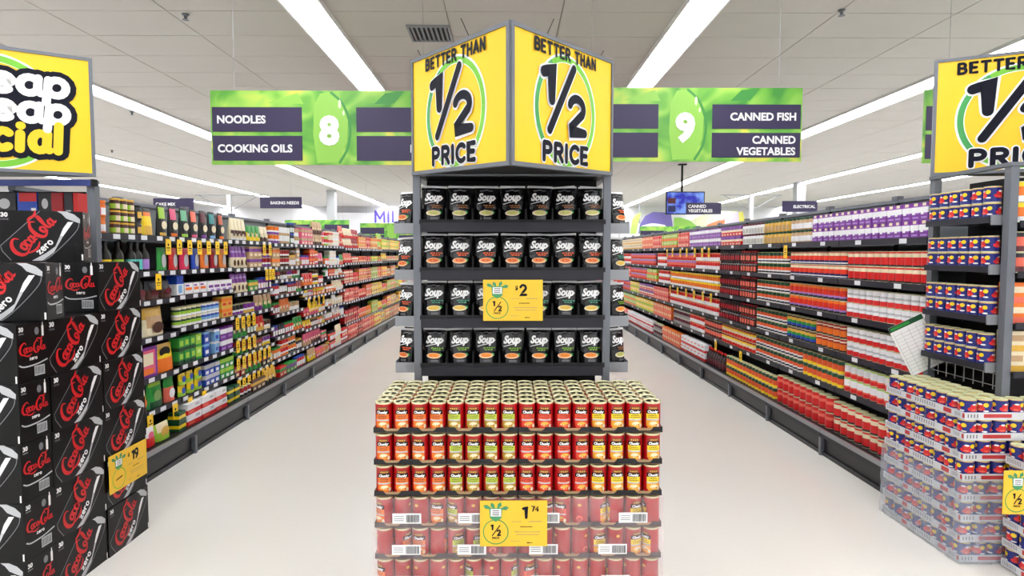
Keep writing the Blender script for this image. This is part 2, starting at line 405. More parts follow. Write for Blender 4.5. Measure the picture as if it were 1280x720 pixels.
def carton(w_, h, d, base, rects=(), top=None):
    q = MB(); us = sorted(set([0, 1]+[x for r_ in rects for x in (r_[0], r_[2])])); vs = sorted(set([0, 1]+[x for r_ in rects for x in (r_[1], r_[3])]))
    for i in range(len(us)-1):
        for j in range(len(vs)-1):
            cu, cv = (us[i]+us[i+1])/2, (vs[j]+vs[j+1])/2; c = base
            for r_ in rects:
                if r_[0] <= cu <= r_[2] and r_[1] <= cv <= r_[3]: c = r_[4]
            x0, x1 = (us[i]-.5)*w_, (us[i+1]-.5)*w_; q.face([(x0, -d/2, vs[j]*h), (x1, -d/2, vs[j]*h), (x1, -d/2, vs[j+1]*h), (x0, -d/2, vs[j+1]*h)], P(c))
    for j in range(len(vs)-1):   # bands run round the sides
        cv = (vs[j]+vs[j+1])/2; c = base
        for r_ in rects:
            if r_[0] <= .02 and r_[1] <= cv <= r_[3]: c = r_[4]
        z0, z1 = vs[j]*h, vs[j+1]*h
        for x, sg in ((-w_/2, 1), (w_/2, -1)): q.face([(x, d/2*sg, z0), (x, -d/2*sg, z0), (x, -d/2*sg, z1), (x, d/2*sg, z1)], P(c))
        q.face([(w_/2, d/2, z0), (-w_/2, d/2, z0), (-w_/2, d/2, z1), (w_/2, d/2, z1)], P(c))
    q.face([(-w_/2, -d/2, h), (w_/2, -d/2, h), (w_/2, d/2, h), (-w_/2, d/2, h)], P(top or base))
    q.face([(-w_/2, d/2, 0), (w_/2, d/2, 0), (w_/2, -d/2, 0), (-w_/2, -d/2, 0)], P(base)); return q
def packet(w_, h, d, bands, patch=None, blob=None, mats=None, n=6, taper=.0):
    """soft pillow or stand-up pouch; bands (v0,colour); blob (u,v,ru,rv,colour)"""
    rows = sorted(set([0, .04, .5, .9, .96, 1]+[v for v, c in bands]+([v for v, c in patch] if patch else []))); q = MB()
    def col(tab, v):
        c = tab[0][1]
        for a, b in tab:
            if v >= a-1e-4: c = b
        return c if not isinstance(c, (str, tuple)) else P(c)
    def prof(v): return d/2*(max(.06, math.sin(PI*min(1, .5+.5*v))**.7) if v > .0 else .9)
    us = [-.5, -.42, -.28, 0, .28, .42, .5]; es = [0, .55, .9, 1, .9, .55, 0]
    def pt(i, v, sg):
        tw = 1-taper*(1-v)
        return (us[i]*w_*tw, sg*(-prof(v)*es[i]-.001), v*h)
    for j in range(len(rows)-1):
        v0, v1 = rows[j], rows[j+1]
        for i in range(6):
            mt = col(patch, v0+.001) if patch and 1 <= i <= 4 else col(bands, v0+.001)
            q.face([pt(i, v0, 1), pt(i+1, v0, 1), pt(i+1, v1, 1), pt(i, v1, 1)], mt)
            q.face([pt(i+1, v0, -1), pt(i, v0, -1), pt(i, v1, -1), pt(i+1, v1, -1)], col(bands, v0+.001))
    q.face([pt(i, 0, 1) for i in range(6, -1, -1)]+[pt(i, 0, -1) for i in range(7)], col(bands, 0))
    if blob:
        u, v, ru, rv, c = blob; T = lambda a, b, n=0: Vector((a, -prof(v)-.004-n, b)); q.ell(T, u*w_, v*h, ru*w_, rv*h, 0, P(c), 14)
    return q
def shrink(meshbuilder): return smooth(meshbuilder.mesh('p'))

DES = {}
def D(key, q, name, cat, desc, w_, h, d): DES[key] = dict(q=q, me=None, name=name, cat=cat, desc=desc, w=w_, h=h, d=d)
T_ = lambda key, desc, bands, patch=None, r=.036, h=.1: D(key, tin(bands, r, h, patch), 'food_tin', 'tin', desc, r*2, h, r*2)
T_('cream', 'cream-topped red tin', [(0,'black'),(.14,'red')], [(0,'black'),(.14,'red'),(.62,'cream'),(.86,'red')], h=.1)
T_('navy', 'navy-based red tin', [(0,'navy'),(.36,'red')], [(0,'navy'),(.12,'white'),(.2,'navy'),(.36,(235,60,30)),(.7,'cream'),(.9,'red')])
T_('pea', 'white and orange tin', [(0,'white'),(.4,'orange'),(.68,'darkgreen')], [(0,'white'),(.12,'charcoal'),(.26,'white'),(.4,(235,96,50)),(.68,'darkgreen')])
T_('peay', 'yellow and orange tin', [(0,'yellow'),(.25,'orange'),(.68,'darkgreen')], [(0,'yellow'),(.25,(235,96,50)),(.68,'darkgreen')])
T_('wr', 'white tin with red fruit', [(0,'white')], [(0,'red'),(.36,'white'),(.55,'silver'),(.68,'white')])
T_('wg', 'green-topped white tin', [(0,'white'),(.88,'lime')], [(0,'red'),(.3,'salmon'),(.4,'white'),(.88,'lime')])
T_('op', 'purple-banded orange tin', [(0,'charcoal'),(.2,'purple'),(.34,(226,50,28))], [(0,'charcoal'),(.2,'lilac'),(.34,(226,50,28)),(.75,'orange')])
T_('rb', 'rainbow striped tin', [(0,'charcoal'),(.18,'blue'),(.38,'green'),(.6,'gold'),(.84,'brown')])
T_('or', 'orange and red tin', [(0,'charcoal'),(.15,'orange'),(.55,'crimson')], [(0,'charcoal'),(.15,'orange'),(.6,'crimson'),(.72,'cream'),(.82,'crimson')])
T_('ry', 'red and lime tin', [(0,'crimson'),(.35,'white'),(.62,'lime'),(.8,'crimson')], [(0,'red'),(.35,'cream'),(.62,'yellow'),(.8,'crimson')])
T_('bigred', 'large red tomato tin', [(0,'crimson'),(.2,'red')], [(0,'crimson'),(.12,'red'),(.55,'salmon'),(.75,'red')], .046, .116)
T_('bigredc', 'large red tin with cream spot', [(0,'charcoal'),(.14,'red')], [(0,'charcoal'),(.14,'red'),(.6,'cream'),(.85,'red')], .042, .112)
T_('pk', 'pink and red tin', [(0,'salmon'),(.5,'pink')], [(0,'red'),(.3,'salmon'),(.7,'lilac')])
T_('yo', 'yellow and white tin', [(0,'white'),(.34,'gold')], [(0,'white'),(.3,'orange'),(.75,'yellow')])
T_('rw', 'red and white tin', [(0,'white'),(.5,'salmon')], [(0,'white'),(.45,'red'),(.8,'salmon')])
T_('bp', 'brown and peach tin', [(0,'maroon'),(.4,'tan'),(.75,'brown')], [(0,'maroon'),(.3,'salmon'),(.75,'charcoal')])
T_('pug', 'purple and grey tin', [(0,'grey'),(.4,'maroon'),(.8,'silver')])
D('puw', carton(.074,.104,.07,'purple',[(0,.42,1,.74,'white'),(.1,.32,.45,.42,'white'),(.5,.36,.9,.42,'lilac'),(.15,.10,.85,.2,'lilac'),(.3,.80,.72,.97,'cream'),(0,.74,1,.79,(150,70,175))]), 'food_carton', 'carton', 'purple and white carton', .074,.104,.07)
D('puw2', carton(.074,.104,.07,(140,80,165),[(0,.5,1,.85,'white'),(.15,.10,.85,.25,'lilac')]), 'food_carton', 'carton', 'lilac and white carton', .074,.104,.07)
D('prr', carton(.08,.102,.07,'purple',[(0,0,1,.4,'red'),(0,.4,1,.62,'cream'),(.2,.1,.8,.22,'cream')]), 'food_carton', 'carton', 'purple and red carton', .08,.102,.07)
D('orc', carton(.1,.1,.07,'orange',[(0,0,1,.3,'salmon'),(.2,.5,.8,.8,'cream')]), 'food_carton', 'carton', 'orange carton', .1,.1,.07)
D('crc', carton(.1,.1,.07,'cream',[(0,0,1,.3,'gold'),(.2,.5,.8,.8,'tan')]), 'food_carton', 'carton', 'cream carton', .1,.1,.07)
D('rec', carton(.09,.1,.07,'salmon',[(0,.6,1,.8,'red'),(.2,.2,.8,.4,'cream')]), 'food_carton', 'carton', 'salmon pink carton', .09,.1,.07)
D('grc', carton(.09,.1,.07,'lime',[(0,0,1,.4,'orange'),(.2,.6,.8,.8,'cream')]), 'food_carton', 'carton', 'lime and orange carton', .09,.1,.07)
D('wrc', carton(.13,.1,.09,'white',[(0,.0,1,.3,'red'),(.1,.6,.7,.75,'salmon')]), 'food_carton', 'carton', 'red-based white carton', .13,.1,.09)
D('ylc', carton(.1,.1,.09,'yellow',[(0,.0,1,.3,'lime'),(.1,.6,.7,.75,'white')]), 'food_carton', 'carton', 'yellow-green carton', .1,.1,.09)
D('gj', jar('gold','gold','darkgreen',.034,.104,.85,'tan'), 'food_jar', 'jar', 'green-lidded gold jar', .068,.104,.068)
D('gjw', jar('tan','white','darkgreen',.034,.104,.85), 'food_jar', 'jar', 'green-lidded white jar', .068,.104,.068)
D('wj', jar('white','cream','maroon',.034,.104,.85,'silver'), 'food_jar', 'jar', 'maroon-lidded white jar', .068,.104,.068)
D('db', jar((52,20,18),'maroon','charcoal',.03,.108,.6,'crimson'), 'sauce_bottle', 'bottle', 'dark maroon bottle', .06,.108,.06)
D('dbo', jar((52,20,18),'brown','crimson',.03,.108,.6,'salmon'), 'sauce_bottle', 'bottle', 'brown bottle with salmon mark', .06,.108,.06)
D('dbt', bottle((44,16,18),'maroon','red',.034,.2), 'sauce_bottle', 'bottle', 'tall dark sauce bottle', .068,.2,.068)
YCUT = 6.6
USED = {}
STUFF = {}
def put(key, x, y, z, rz, label, group):
    d = DES[key]
    if d['me'] is None: d['me'] = shrink(d['q']); d['me'].name = d['name']
    return new(d['name'], d['me'], None, (x, y, z), rz, label, d['cat'], group)
SHN = ['top', 'second', 'third', 'fourth', 'fifth', 'sixth', 'seventh']
def rowfill(s, shelf, Y0, Y1, key, tiers=2, bay=None, gapf=1.04, bottom=False):
    """facings of one product along one shelf"""
    d = DES[key]; p = d['w']*gapf; n = max(1, int((Y1-Y0+.01)/p)); p = (Y1-Y0)/n if n > 0 and (Y1-Y0)/n < p*1.25 else p
    if bay is not None: zs = ZL.get(bay, ZLF)
    else: zs = ZR if s > 0 else ZLF
    if bottom or shelf >= len(zs): z = BASE-.003; xf = 2.40; nm = 'bottom'; top = zs[-1]-.02
    else: z = zs[shelf]+.0185; xf = 2.452; nm = SHN[shelf]; top = zs[shelf-1]-.02 if shelf else 9
    sd = 'left' if s < 0 else 'right'; rz = PI/2 if s < 0 else -PI/2
    while tiers > 1 and z+tiers*d['h'] > top: tiers -= 1
    sk = 1
    if z+tiers*d['h'] > top: sk = max(.5, (top-z-.004)/(tiers*d['h']))
    zone = (ordn(bay)+' bay, ') if bay is not None else ''
    for i in range(n):
        y = Y0+(i+.5)*p
        for t in range(tiers):
            x = s*(xf+d['d']/2+random.uniform(0, .006)); zz = z+t*(d['h']*sk+.0008)+.0005
            if y < YCUT:
                tier = ('upper tier' if t == tiers-1 else ('lower tier' if t == 0 else 'middle tier'))+', ' if tiers > 1 else ''
                if bay is not None: lab = '%s, %s along, %s%s shelf, %s%s aisle' % (d['desc'], ORD[i % 20], tier, nm, zone, sd)
                else: lab = '%s, %s from near end, %s%s shelf, %s aisle' % (d['desc'], ordn(i), tier, nm, sd)
                o = put(key, x, y, zz, rz+random.uniform(-.06, .06), lab, '%s row on the %s shelf, %s%s aisle' % (d['desc'], nm, zone, sd))
                if sk != 1: o.scale = (1, 1, sk)
            else:
                k = (sd, d['desc'], nm, d['cat'], d['name'])
                STUFF.setdefault(k, MB()).add(d['q'], Matrix.Translation((x, y, zz)) @ Matrix.Rotation(rz, 4, 'Z') @ Matrix.Diagonal((1, 1, sk, 1)))
E = 16.6
for sh, Y0, Y1, k in (
    (0,3.53,4.87,'puw'),(0,4.9,5.27,'gjw'),(0,5.29,5.82,'gj'),(0,5.84,6.34,'wj'),(0,6.36,6.95,'prr'),(0,6.97,8.15,'puw2'),(0,8.2,8.7,'rec'),(0,8.75,9.6,'grc'),(0,9.65,10.2,'rec'),(0,10.2,11.0,'orc'),(0,11,13,'crc'),(0,13,E,'rec'),
    (1,3.53,4.38,'cream'),(1,4.40,5.27,'navy'),(1,5.29,5.95,'pea'),(1,5.98,6.38,'dbo'),(1,6.4,7.0,'db'),(1,7.03,7.9,'rw'),(1,7.95,9.3,'pk'),(1,9.4,9.9,'rw'),(1,10.1,12.0,'pk'),(1,12,E,'rw'),
    (2,3.53,4.38,'wr'),(2,4.40,5.27,'op'),(2,5.29,5.95,'pea'),(2,5.98,6.38,'dbo'),(2,6.4,7.0,'db'),(2,7.03,9.1,'yo'),(2,9.2,9.8,'rw'),(2,9.9,10.6,'grc'),(2,10.6,12,'pk'),(2,12,E,'rec'),
    (3,3.53,4.36,'wr'),(3,4.38,4.80,'or'),(3,4.82,5.30,'rb'),(3,5.32,5.95,'pea'),(3,5.98,6.38,'dbo'),(3,6.4,7.0,'db'),(3,7.03,9.1,'rw'),(3,9.2,10.1,'rec'),(3,10.1,11.2,'prr'),(3,11.2,12,'ylc'),(3,12,E,'pk'),
    (4,3.53,4.38,'wg'),(4,4.40,5.0,'peay'),(4,5.02,5.95,'pea'),(4,5.98,6.9,'ry'),(4,6.93,7.5,'bp'),(4,7.52,8.1,'rw'),(4,8.12,8.9,'pug'),(4,9.0,10.1,'orc'),(4,10.1,11.5,'ylc'),(4,11.5,E,'grc'),
    (5,3.53,4.42,'bigredc'),(5,4.44,5.36,'bigred'),(5,5.38,6.60,'peay'),(5,6.65,7.25,'dbt'),(5,7.3,8.3,'wrc'),(5,8.35,9.3,'orc'),(5,9.4,9.9,'pug'),(5,9.95,12,'wrc'),(5,12,E,'rec')):
    rowfill(1, sh, Y0, Y1, k, 2)

# ---- left aisle, bay by bay
def C(key, desc, w_, h, base, rects, name='food_carton', cat='carton', d=.08): D(key, carton(w_, h, d, base, rects), name, cat, desc, w_, h, d)
def K(key, desc, w_, h, bands, patch=None, blob=None, d=.06, name='food_packet'): D(key, packet(w_, h, d, bands, patch, blob), name, 'packet', desc, w_, h, d)
D('l_jo', jar('orange','pink','orange',.034,.1,.9,'white'), 'food_jar', 'jar', 'orange jar with pink label', .068,.1,.068)
D('l_jg', jar('brown','lime','gold',.03,.075,.9,'cream'), 'food_jar', 'jar', 'small gold-lidded brown jar', .06,.075,.06)
D('l_jk', jar('charcoal','black','black',.032,.1,.8,'gold'), 'food_jar', 'jar', 'black jar with gold mark', .064,.1,.064)
K('l_yb', 'yellow and black packet', .11, .19, [(0,'yellow'),(.5,'yellow'),(.7,'charcoal')], [(0,'gold'),(.35,'yellow'),(.7,'orange'),(.85,'black')])
for nm, c, c2 in (('lime','lime','gold'),('pink','pink','orange'),('mint',(110,180,140),'lime'),('coral',(240,110,80),'pink'),('plum','maroon','purple'),('teal','teal','sky'),('rust',(196,80,40),'orange')):
    K('l_b'+nm, 'black packet with %s top panel' % nm, .098, .225, [(0,'black')], [(0,c2),(.12,'black'),(.56,c),(.92,'black')], (0,.36,.36,.13,'cream'), d=.05)
for nm, c in (('blue','sky'),('yellow','yellow'),('lime','lime'),('turquoise',(96,200,190)),('violet','lilac')):
    D('l_o'+nm, bottle((26,24,20), c, 'black', .034, .2), 'sauce_bottle', 'bottle', 'dark bottle with %s label' % nm, .068,.2,.068)
for nm, c in (('green','green'),('red','red'),('rose',(226,40,90)),('blue','blue'),('orange','orange'),('crimson','crimson'),('amber',(240,140,60))):
    K('l_s'+nm, '%s packet with silver figure' % nm, .118, .165, [(0,c)], [(0,c),(.82,c)], (0,.42,.24,.3,'silver'), d=.04)
K('l_cr', 'cream packet with brown marks', .075, .2, [(0,'cream')], [(0,'white'),(.1,'cream'),(.3,'brown'),(.45,'cream')], (0,.3,.3,.12,'brown'))
K('l_pc', 'purple-topped cream packet', .075, .2, [(0,'cream'),(.5,'purple')], [(0,'cream'),(.5,'purple'),(.7,'lilac'),(.8,'purple')], (0,.25,.28,.14,'brown'))
K('l_br', 'dark brown snack bag', .13, .13, [(0,'brown'),(.5,'charcoal')], None, (0,.4,.3,.2,'maroon'), d=.08, name='snack_bag')
C('l_bw', 'blue and white box', .09, .15, 'white', [(0,.55,1,1,'blue'),(.2,.1,.8,.5,'sky')])
C('l_wh', 'white box with orange stripe', .105, .085, 'white', [(.1,.35,.9,.6,'orange'),(.1,.7,.6,.85,'purple')])
C('l_wp', 'white box with purple stripe', .105, .085, 'white', [(.1,.35,.9,.6,'purple'),(.4,.0,1,.2,'lilac')])
D('l_pg', tin([(0,'white'),(.2,'lime'),(.8,'green')], .034,.075,[(0,'white'),(.25,'lime'),(.55,'darkgreen'),(.75,'cream')]), 'dip_pot', 'pot', 'small lime pot', .068,.075,.068)
D('l_pb', tin([(0,'white'),(.2,'sky'),(.8,'white')], .034,.075,[(0,'white'),(.25,'sky'),(.55,'blue'),(.75,'white')]), 'dip_pot', 'pot', 'small blue and white pot', .068,.075,.068)
C('l_oy', 'orange and yellow box', .1, .09, 'gold', [(0,.5,1,.8,'orange'),(.2,.15,.8,.4,'red')])
K('l_gb', 'large green and white bag', .25, .22, [(0,'white'),(.35,'green')], [(0,'white'),(.3,(90,190,120)),(.6,'green')], (0,.65,.25,.18,'lime'), name='snack_bag', d=.09)
K('l_cb', 'cream and gold bag', .25, .2, [(0,'cream'),(.6,'gold')], [(0,'cream'),(.3,'tan'),(.7,'gold')], (0,.3,.3,.2,'brown'), name='snack_bag', d=.09)
C('l_pt', 'large pink and purple tray pack', .25, .21, 'purple', [(.1,.1,.9,.9,'pink'),(.2,.4,.8,.8,'cream'),(.2,.1,.8,.3,'orange')], 'tray_pack')
K('l_yo', 'black, yellow and orange bag', .25, .2, [(0,'orange'),(.5,'yellow'),(.8,'gold')], None, (0,.72,.28,.18,'black'), name='snack_bag', d=.09)
C('l_gp', 'dark green and lime box', .08, .1, 'green', [(0,0,1,.3,'darkgreen'),(.2,.4,.8,.8,'lime')])
C('l_lg', 'lime green box', .09, .1, 'lime', [(0,0,1,.2,'green'),(.2,.5,.8,.8,(200,230,140))])
C('l_bl', 'bright blue box', .08, .1, 'blue', [(.2,.2,.8,.5,'white'),(0,.8,1,1,'sky')])
C('l_sk', 'sky blue box', .08, .1, 'sky', [(.2,.2,.8,.5,'blue'),(0,.8,1,1,'white')])
C('l_pw', 'purple and white striped box', .11, .1, 'purple', [(0,.45,1,.85,'white'),(.1,.1,.8,.25,'lilac')])
K('l_ys', 'brown and yellow snack bag', .13, .16, [(0,'brown'),(.5,'yellow')], None, (0,.4,.3,.22,'orange'), name='snack_bag')
K('l_gs', 'bright green snack bag', .17, .19, [(0,'green')], [(0,'darkgreen'),(.25,'green'),(.8,'lime')], (0,.45,.25,.2,(120,160,90)), name='snack_bag')
K('l_rg', 'red and green snack bag', .12, .18, [(0,'salmon'),(.6,'green')], None, (0,.35,.3,.2,'white'), name='snack_bag')
K('l_ny', 'yellow noodle packet', .1, .085, [(0,'lime'),(.4,'yellow')], None, (0,.5,.25,.3,'blue'), d=.04)
C('l_bb', 'navy noodle cup box', .08, .085, 'blue', [(0,.6,1,1,'silver'),(.2,.1,.8,.4,'white')])
C('l_gg', 'green noodle cup box', .08, .085, 'green', [(0,.6,1,1,'lime'),(.2,.1,.8,.4,'white')])
K('l_rb', 'red and white snack bag', .12, .13, [(0,'red'),(.5,'white')], None, (0,.6,.25,.2,'pink'), name='snack_bag')
K('l_gy', 'green and yellow bag', .17, .12, [(0,'lime')], [(0,'lime'),(.5,'cream')], (0,.5,.3,.3,'gold'), name='snack_bag', d=.07)
C('l_dy', 'dark green and yellow box', .1, .07, 'darkgreen', [(0,.3,1,.65,'yellow')])
C('l_rc', 'red and white striped carton', .2, .085, 'white', [(0,.0,1,.42,'red'),(.1,.12,.5,.3,'salmon'),(.6,.6,.9,.85,'silver')])
def bayY(i, a, b): y0 = LST+SPAC*i+.012; L = SPAC-.024; return y0+L*a, y0+L*b
def bl(bay, shelf, items):
    """items: (fraction from, to, design, tiers)"""
    for a, b, k, t in items: rowfill(-1, shelf, *bayY(bay, a, b), k, t, bay=bay)
bl(0,0,[(.05,.27,'l_jo',2),(.28,.53,'l_jg',3),(.535,.61,'l_jk',2),(.62,.78,'l_yb',1)])
bl(0,1,[(.05,.16,'l_oblue',1),(.17,.3,'l_oyellow',1),(.31,.44,'l_olime',1),(.45,.6,'l_oturquoise',1),(.61,.74,'l_oviolet',1)])
bl(0,2,[(.3,1,'l_br',1)]); bl(0,3,[(.33,.6,'l_gb',1),(.6,1,'l_cb',1)]); bl(0,4,[(.44,.73,'l_pt',1),(.73,1,'l_yo',1)])
bl(0,5,[(.3,.6,'l_ys',1),(.61,.82,'l_gs',1),(.83,1,'l_rg',1)]); bl(0,6,[(.3,.6,'l_rb',1),(.61,.89,'l_gy',2),(.89,1,'l_dy',2)])
ks = ['l_blime','l_bpink','l_bmint','l_bcoral','l_bplum','l_bteal','l_brust']
for i, k in enumerate(ks): rowfill(-1, 0, 4.345+.149*i, 4.345+.149*i+.115, k, 1, bay=1)
ks = ['l_sgreen','l_sred','l_srose','l_sblue','l_sorange','l_scrimson','l_samber']
for i, k in enumerate(ks): rowfill(-1, 1, 4.318+.155*i, 4.318+.155*i+.13, k, 1, bay=1)
bl(1,2,[(.0,.12,'l_bw',1),(.13,.5,'l_wh',2),(.52,1,'l_wp',2)]); bl(1,3,[(.0,.42,'l_pg',2),(.44,.76,'l_pb',2),(.78,1,'l_oy',2)])
bl(1,4,[(.0,.28,'l_gp',2),(.28,.42,'l_lg',2),(.43,.6,'l_bl',2),(.61,.72,'l_sk',2),(.73,1,'l_pw',2)])
bl(1,5,[(.0,.4,'l_ny',2),(.42,.7,'l_bb',2),(.72,1,'l_gg',2)]); bl(1,6,[(.0,.72,'l_rc',2),(.74,1,'l_dy',2)])
# farther bays: mixed groceries, each run of facings one product
cn = ['red','crimson','pink','orange','gold','yellow','cream','white','brown','maroon','green','lime','teal','blue','purple','salmon','tan']
def mixed(i, name, a, b, kind):
    key = 'x%s_%s_%s' % (kind, a, b)
    if key in DES: return key
    if kind == 'jar': D(key, jar(a, b, random.choice(['green','gold','blue','black']), .032, .12, .85, 'white'), 'food_jar', 'jar', '%s jar with %s label' % (a, b), .064, .12, .064)
    elif kind == 'packet': K(key, '%s and %s packet' % (a, b), .095, .15, [(0,a),(.55,b)], [(0,a),(.3,'cream'),(.5,b)], (0,.38,.25,.15,b), d=.045)
    elif kind == 'tub': D(key, tin([(0,a),(.55,b)], .038, .09, [(0,a),(.3,'white'),(.5,b)]), 'snack_tub', 'tub', '%s and %s tub' % (a, b), .076, .09, .076)
    else: C(key, '%s and %s box' % (a, b), .1, .1, a, [(0,.5,1,.8,b),(.2,.1,.8,.35,'cream')])
    return key
pal = {2: ['cream','brown','purple','green','gold','red','charcoal','yellow','tan','crimson'], 3: ['red','brown','tan','orange','white','purple','crimson','charcoal','green'],
       4: ['orange','green','tan','red','yellow','brown','pink'], 5: ['salmon','green','orange','cream','lime','red','white'], 6: ['red','salmon','crimson','red'], 7: ['salmon','orange','red','gold']}
for bay in range(2, NB):
    zs = ZL.get(bay, ZLF); pp = pal.get(bay, ['gold','orange','yellow','salmon','tan','lime'])
    for sh in range(len(zs)+1):
        y0, y1 = bayY(bay, 0, 1); y = y0; seen = set(); nb = 0
        if bay == 2 and sh in (0, 1, 2): rowfill(-1, sh, y0, y0+.32, 'l_cr' if sh == 0 else 'l_pc', 1, bay=2); y = y0+.35
        if bay == 2 and sh == 4: pass
        while y < y1-.07:
            kind = random.choice(['jar','packet','box','tub'] if bay < 6 else ['box','packet','box']); a, b = random.sample(pp, 2) if len(set(pp)) > 1 and len(pp) > 1 else (pp[0], 'white')
            if a == b: b = 'cream'
            if (kind, a, b) in seen: continue
            seen.add((kind, a, b)); k = mixed(bay, '', a, b, kind); n = random.choice([2,3,3,4]) if bay < 6 else 5
            L = min(n*DES[k]['w']*1.04, y1-y)
            if L < DES[k]['w']: break
            rowfill(-1, sh, y, y+L, k, 2 if bay != 2 else random.choice([1, 2]), bay=bay); y += L+.004
# middle gondola between the two aisles (behind the display) carries only distant stock
mg = thing('shelving_bay', 'black double-sided shelving run hidden behind the middle display stand', 'shelving', (.03, 0, 0))
part('back_panel', mg, (-.02, .02, 3.75, 17.5, .15, 1.87, M['panel'])); part('base_deck', mg, (-.42, .42, 3.75, 17.5, .0, .18, M['kick']))
for z in ZR: part('shelf', mg, (-.38, .38, 3.75, 17.5, z-.01, z+.016, M['blackm']))
for s in (-1, 1):
    q = MB()
    for sh, z in enumerate([.18]+[z+.018 for z in ZR]):
        for i in range(130):
            k = ['rec','rw','gj','puw','orc','pea','wr','db'][(i//12+sh*3) % 8]
            q.add(DES[k]['q'], Matrix.Translation((.03+s*.33, 3.85+i*.1, z+.001)) @ Matrix.Rotation(s*PI/2, 4, 'Z'))
    q.obj('food_tin', label='mixed groceries on the %s side of the hidden middle shelving' % ('left' if s < 0 else 'right'), cat='groceries', kind='stuff')
for (sd, desc, nm, cat, name), q in STUFF.items():
    q.obj(name, label='distant rows of %ss, far end of the %s shelf, %s aisle' % (desc, nm, sd), cat=cat, group='distant groceries in the %s aisle' % sd, kind='stuff')

# ---- yellow shelf tickets
tk = MB(); tk.box(-.034, .034, -.0012, 0, -.1, .012, M['yellow']); Tt = plane((-.034, -.0012, -.1), (1,0,0), (0,0,1))
tk.rect(Tt, .01, .045, .058, .052, .0004, M['ink']); tk.rect(Tt, .012, .03, .05, .034, .0004, M['ink']); tk.rect(Tt, .026, .062, .042, .08, .0004, M['ink'])
TKM = tk.mesh('shelf_ticket')
def tickets(s, z, ys, where):
    for i, y in enumerate(ys):
        new('shelf_ticket', TKM, None, (s*2.434, y, z-.012), PI/2*(-s) if s > 0 else PI/2, 'yellow price ticket, %s from near end, %s' % (ORD[i], where), 'ticket', 'yellow shelf tickets, '+where)
Yp = lambda s, px: 1854/abs(px-633)
tickets(-1, 1.61, [4.41+.149*i for i in range(7)], 'under the top shelf, left aisle')
tickets(-1, 1.365, [Yp(-1,172), Yp(-1,199)], 'under the second shelf, left aisle')
tickets(-1, .405, [Yp(-1,183), Yp(-1,215), Yp(-1,234), Yp(-1,252)], 'under the sixth shelf, left aisle')
tickets(-1, .93, [5.5+.12*i for i in range(4)], 'under the fourth shelf, third bay, left aisle')
tickets(-1, .72, [5.5+.12*i for i in range(4)], 'under the fifth shelf, third bay, left aisle')
tickets(-1, .56, [5.5+.12*i for i in range(7)], 'under the sixth shelf, third bay, left aisle')
tickets(-1, .36, [5.5+.11*i for i in range(8)], 'under the lowest shelf, third bay, left aisle')
tickets(-1, 1.60, [6.15, 6.3], 'under the top shelf, third bay, left aisle')
tickets(-1, 1.35, [6.2, 6.29, 6.37], 'under the second shelf, third bay, left aisle')
tickets(-1, .96, [7.5+.2*i for i in range(4)], 'under the fourth shelf, fifth bay, left aisle')
tickets(1, 1.58, [5.29], 'under the top shelf beside green-lidded jars, right aisle')
tickets(1, 1.58, [7.3, 7.55, 7.85, 8.2, 8.5, 8.9, 9.2], 'under the top shelf farther back, right aisle')
tickets(1, 1.036, [7.2, 7.5, 7.85, 8.2, 8.6, 9.0], 'under the third shelf, right aisle')
tickets(1, .495, [6.25, 7.0], 'under the fifth shelf, right aisle')
q = MB()
for a, b, z in ((Yp(-1,228), Yp(-1,238), .49), (Yp(-1,250), Yp(-1,262), .585), (Yp(-1,248), Yp(-1,263), .50)): pass

# ================================================================== DISPLAY STANDS
def display(name, label, X0, X1, Y0, Y1, zs, ztop, loc=(0,0,0)):
    t = thing(name, label, 'display stand', loc)
    for n, (x, y) in enumerate(((X0,Y0),(X1-.034,Y0),(X0,Y1-.03),(X1-.034,Y1-.03))): part('post', t, (x, x+.034, y, y+.03, 0, ztop, M['frame']))
    part('back_panel', t, (X0+.034, X1-.034, Y0+.24, Y0+.25, .1, ztop, M['blackm']))
    part('top_panel', t, (X0+.034, X1-.034, Y0+.031, Y0+.25, ztop+.001, ztop+.012, M['blackm']))
    part('base', t, (X0+.034, X1-.034, Y0, Y1, .05, .15, M['kick']))
    part('top_rail', t, (X0-.003, X1+.003, Y0-.004, Y0+.03, ztop, ztop+.018, M['frame']), (X0-.003, X0+.03, Y0+.03, Y1, ztop, ztop+.018, M['frame']), (X1-.03, X1+.003, Y0+.03, Y1, ztop, ztop+.018, M['frame']))
    for z in zs: part('shelf', t, (X0+.036, X1-.036, Y0-.012, Y0+.238, z-.022, z, M['blackm']), (X0+.036, X1-.036, Y0-.02, Y0-.013, z-.036, z+.008, M['edge']))
    return t
CX0, CX1, CY0 = -.438, .492, 2.87
CZ = [1.641, 1.416, 1.19, .962]
cdsp = display('display_stand', 'grey steel display stand with four black shelves of pouches', CX0, CX1, CY0, 3.66, CZ, 1.868)
for s in (-1, 1):
    xe = CX0 if s < 0 else CX1
    for z in CZ:
        z -= .012
        a, b = mirror(1, xe+s*.002, xe+s*.105) if s > 0 else (xe-.105, xe-.002)
        part('side_tray', cdsp, (a, b, CY0+.09, CY0+.55, z-.012, z, M['frame']), (a if s < 0 else b-.004, a+.004 if s < 0 else b, CY0+.09, CY0+.55, z, z+.03, M['bracket']), (a, b, CY0+.086, CY0+.0899, z-.028, z+.022, M['bracket']))
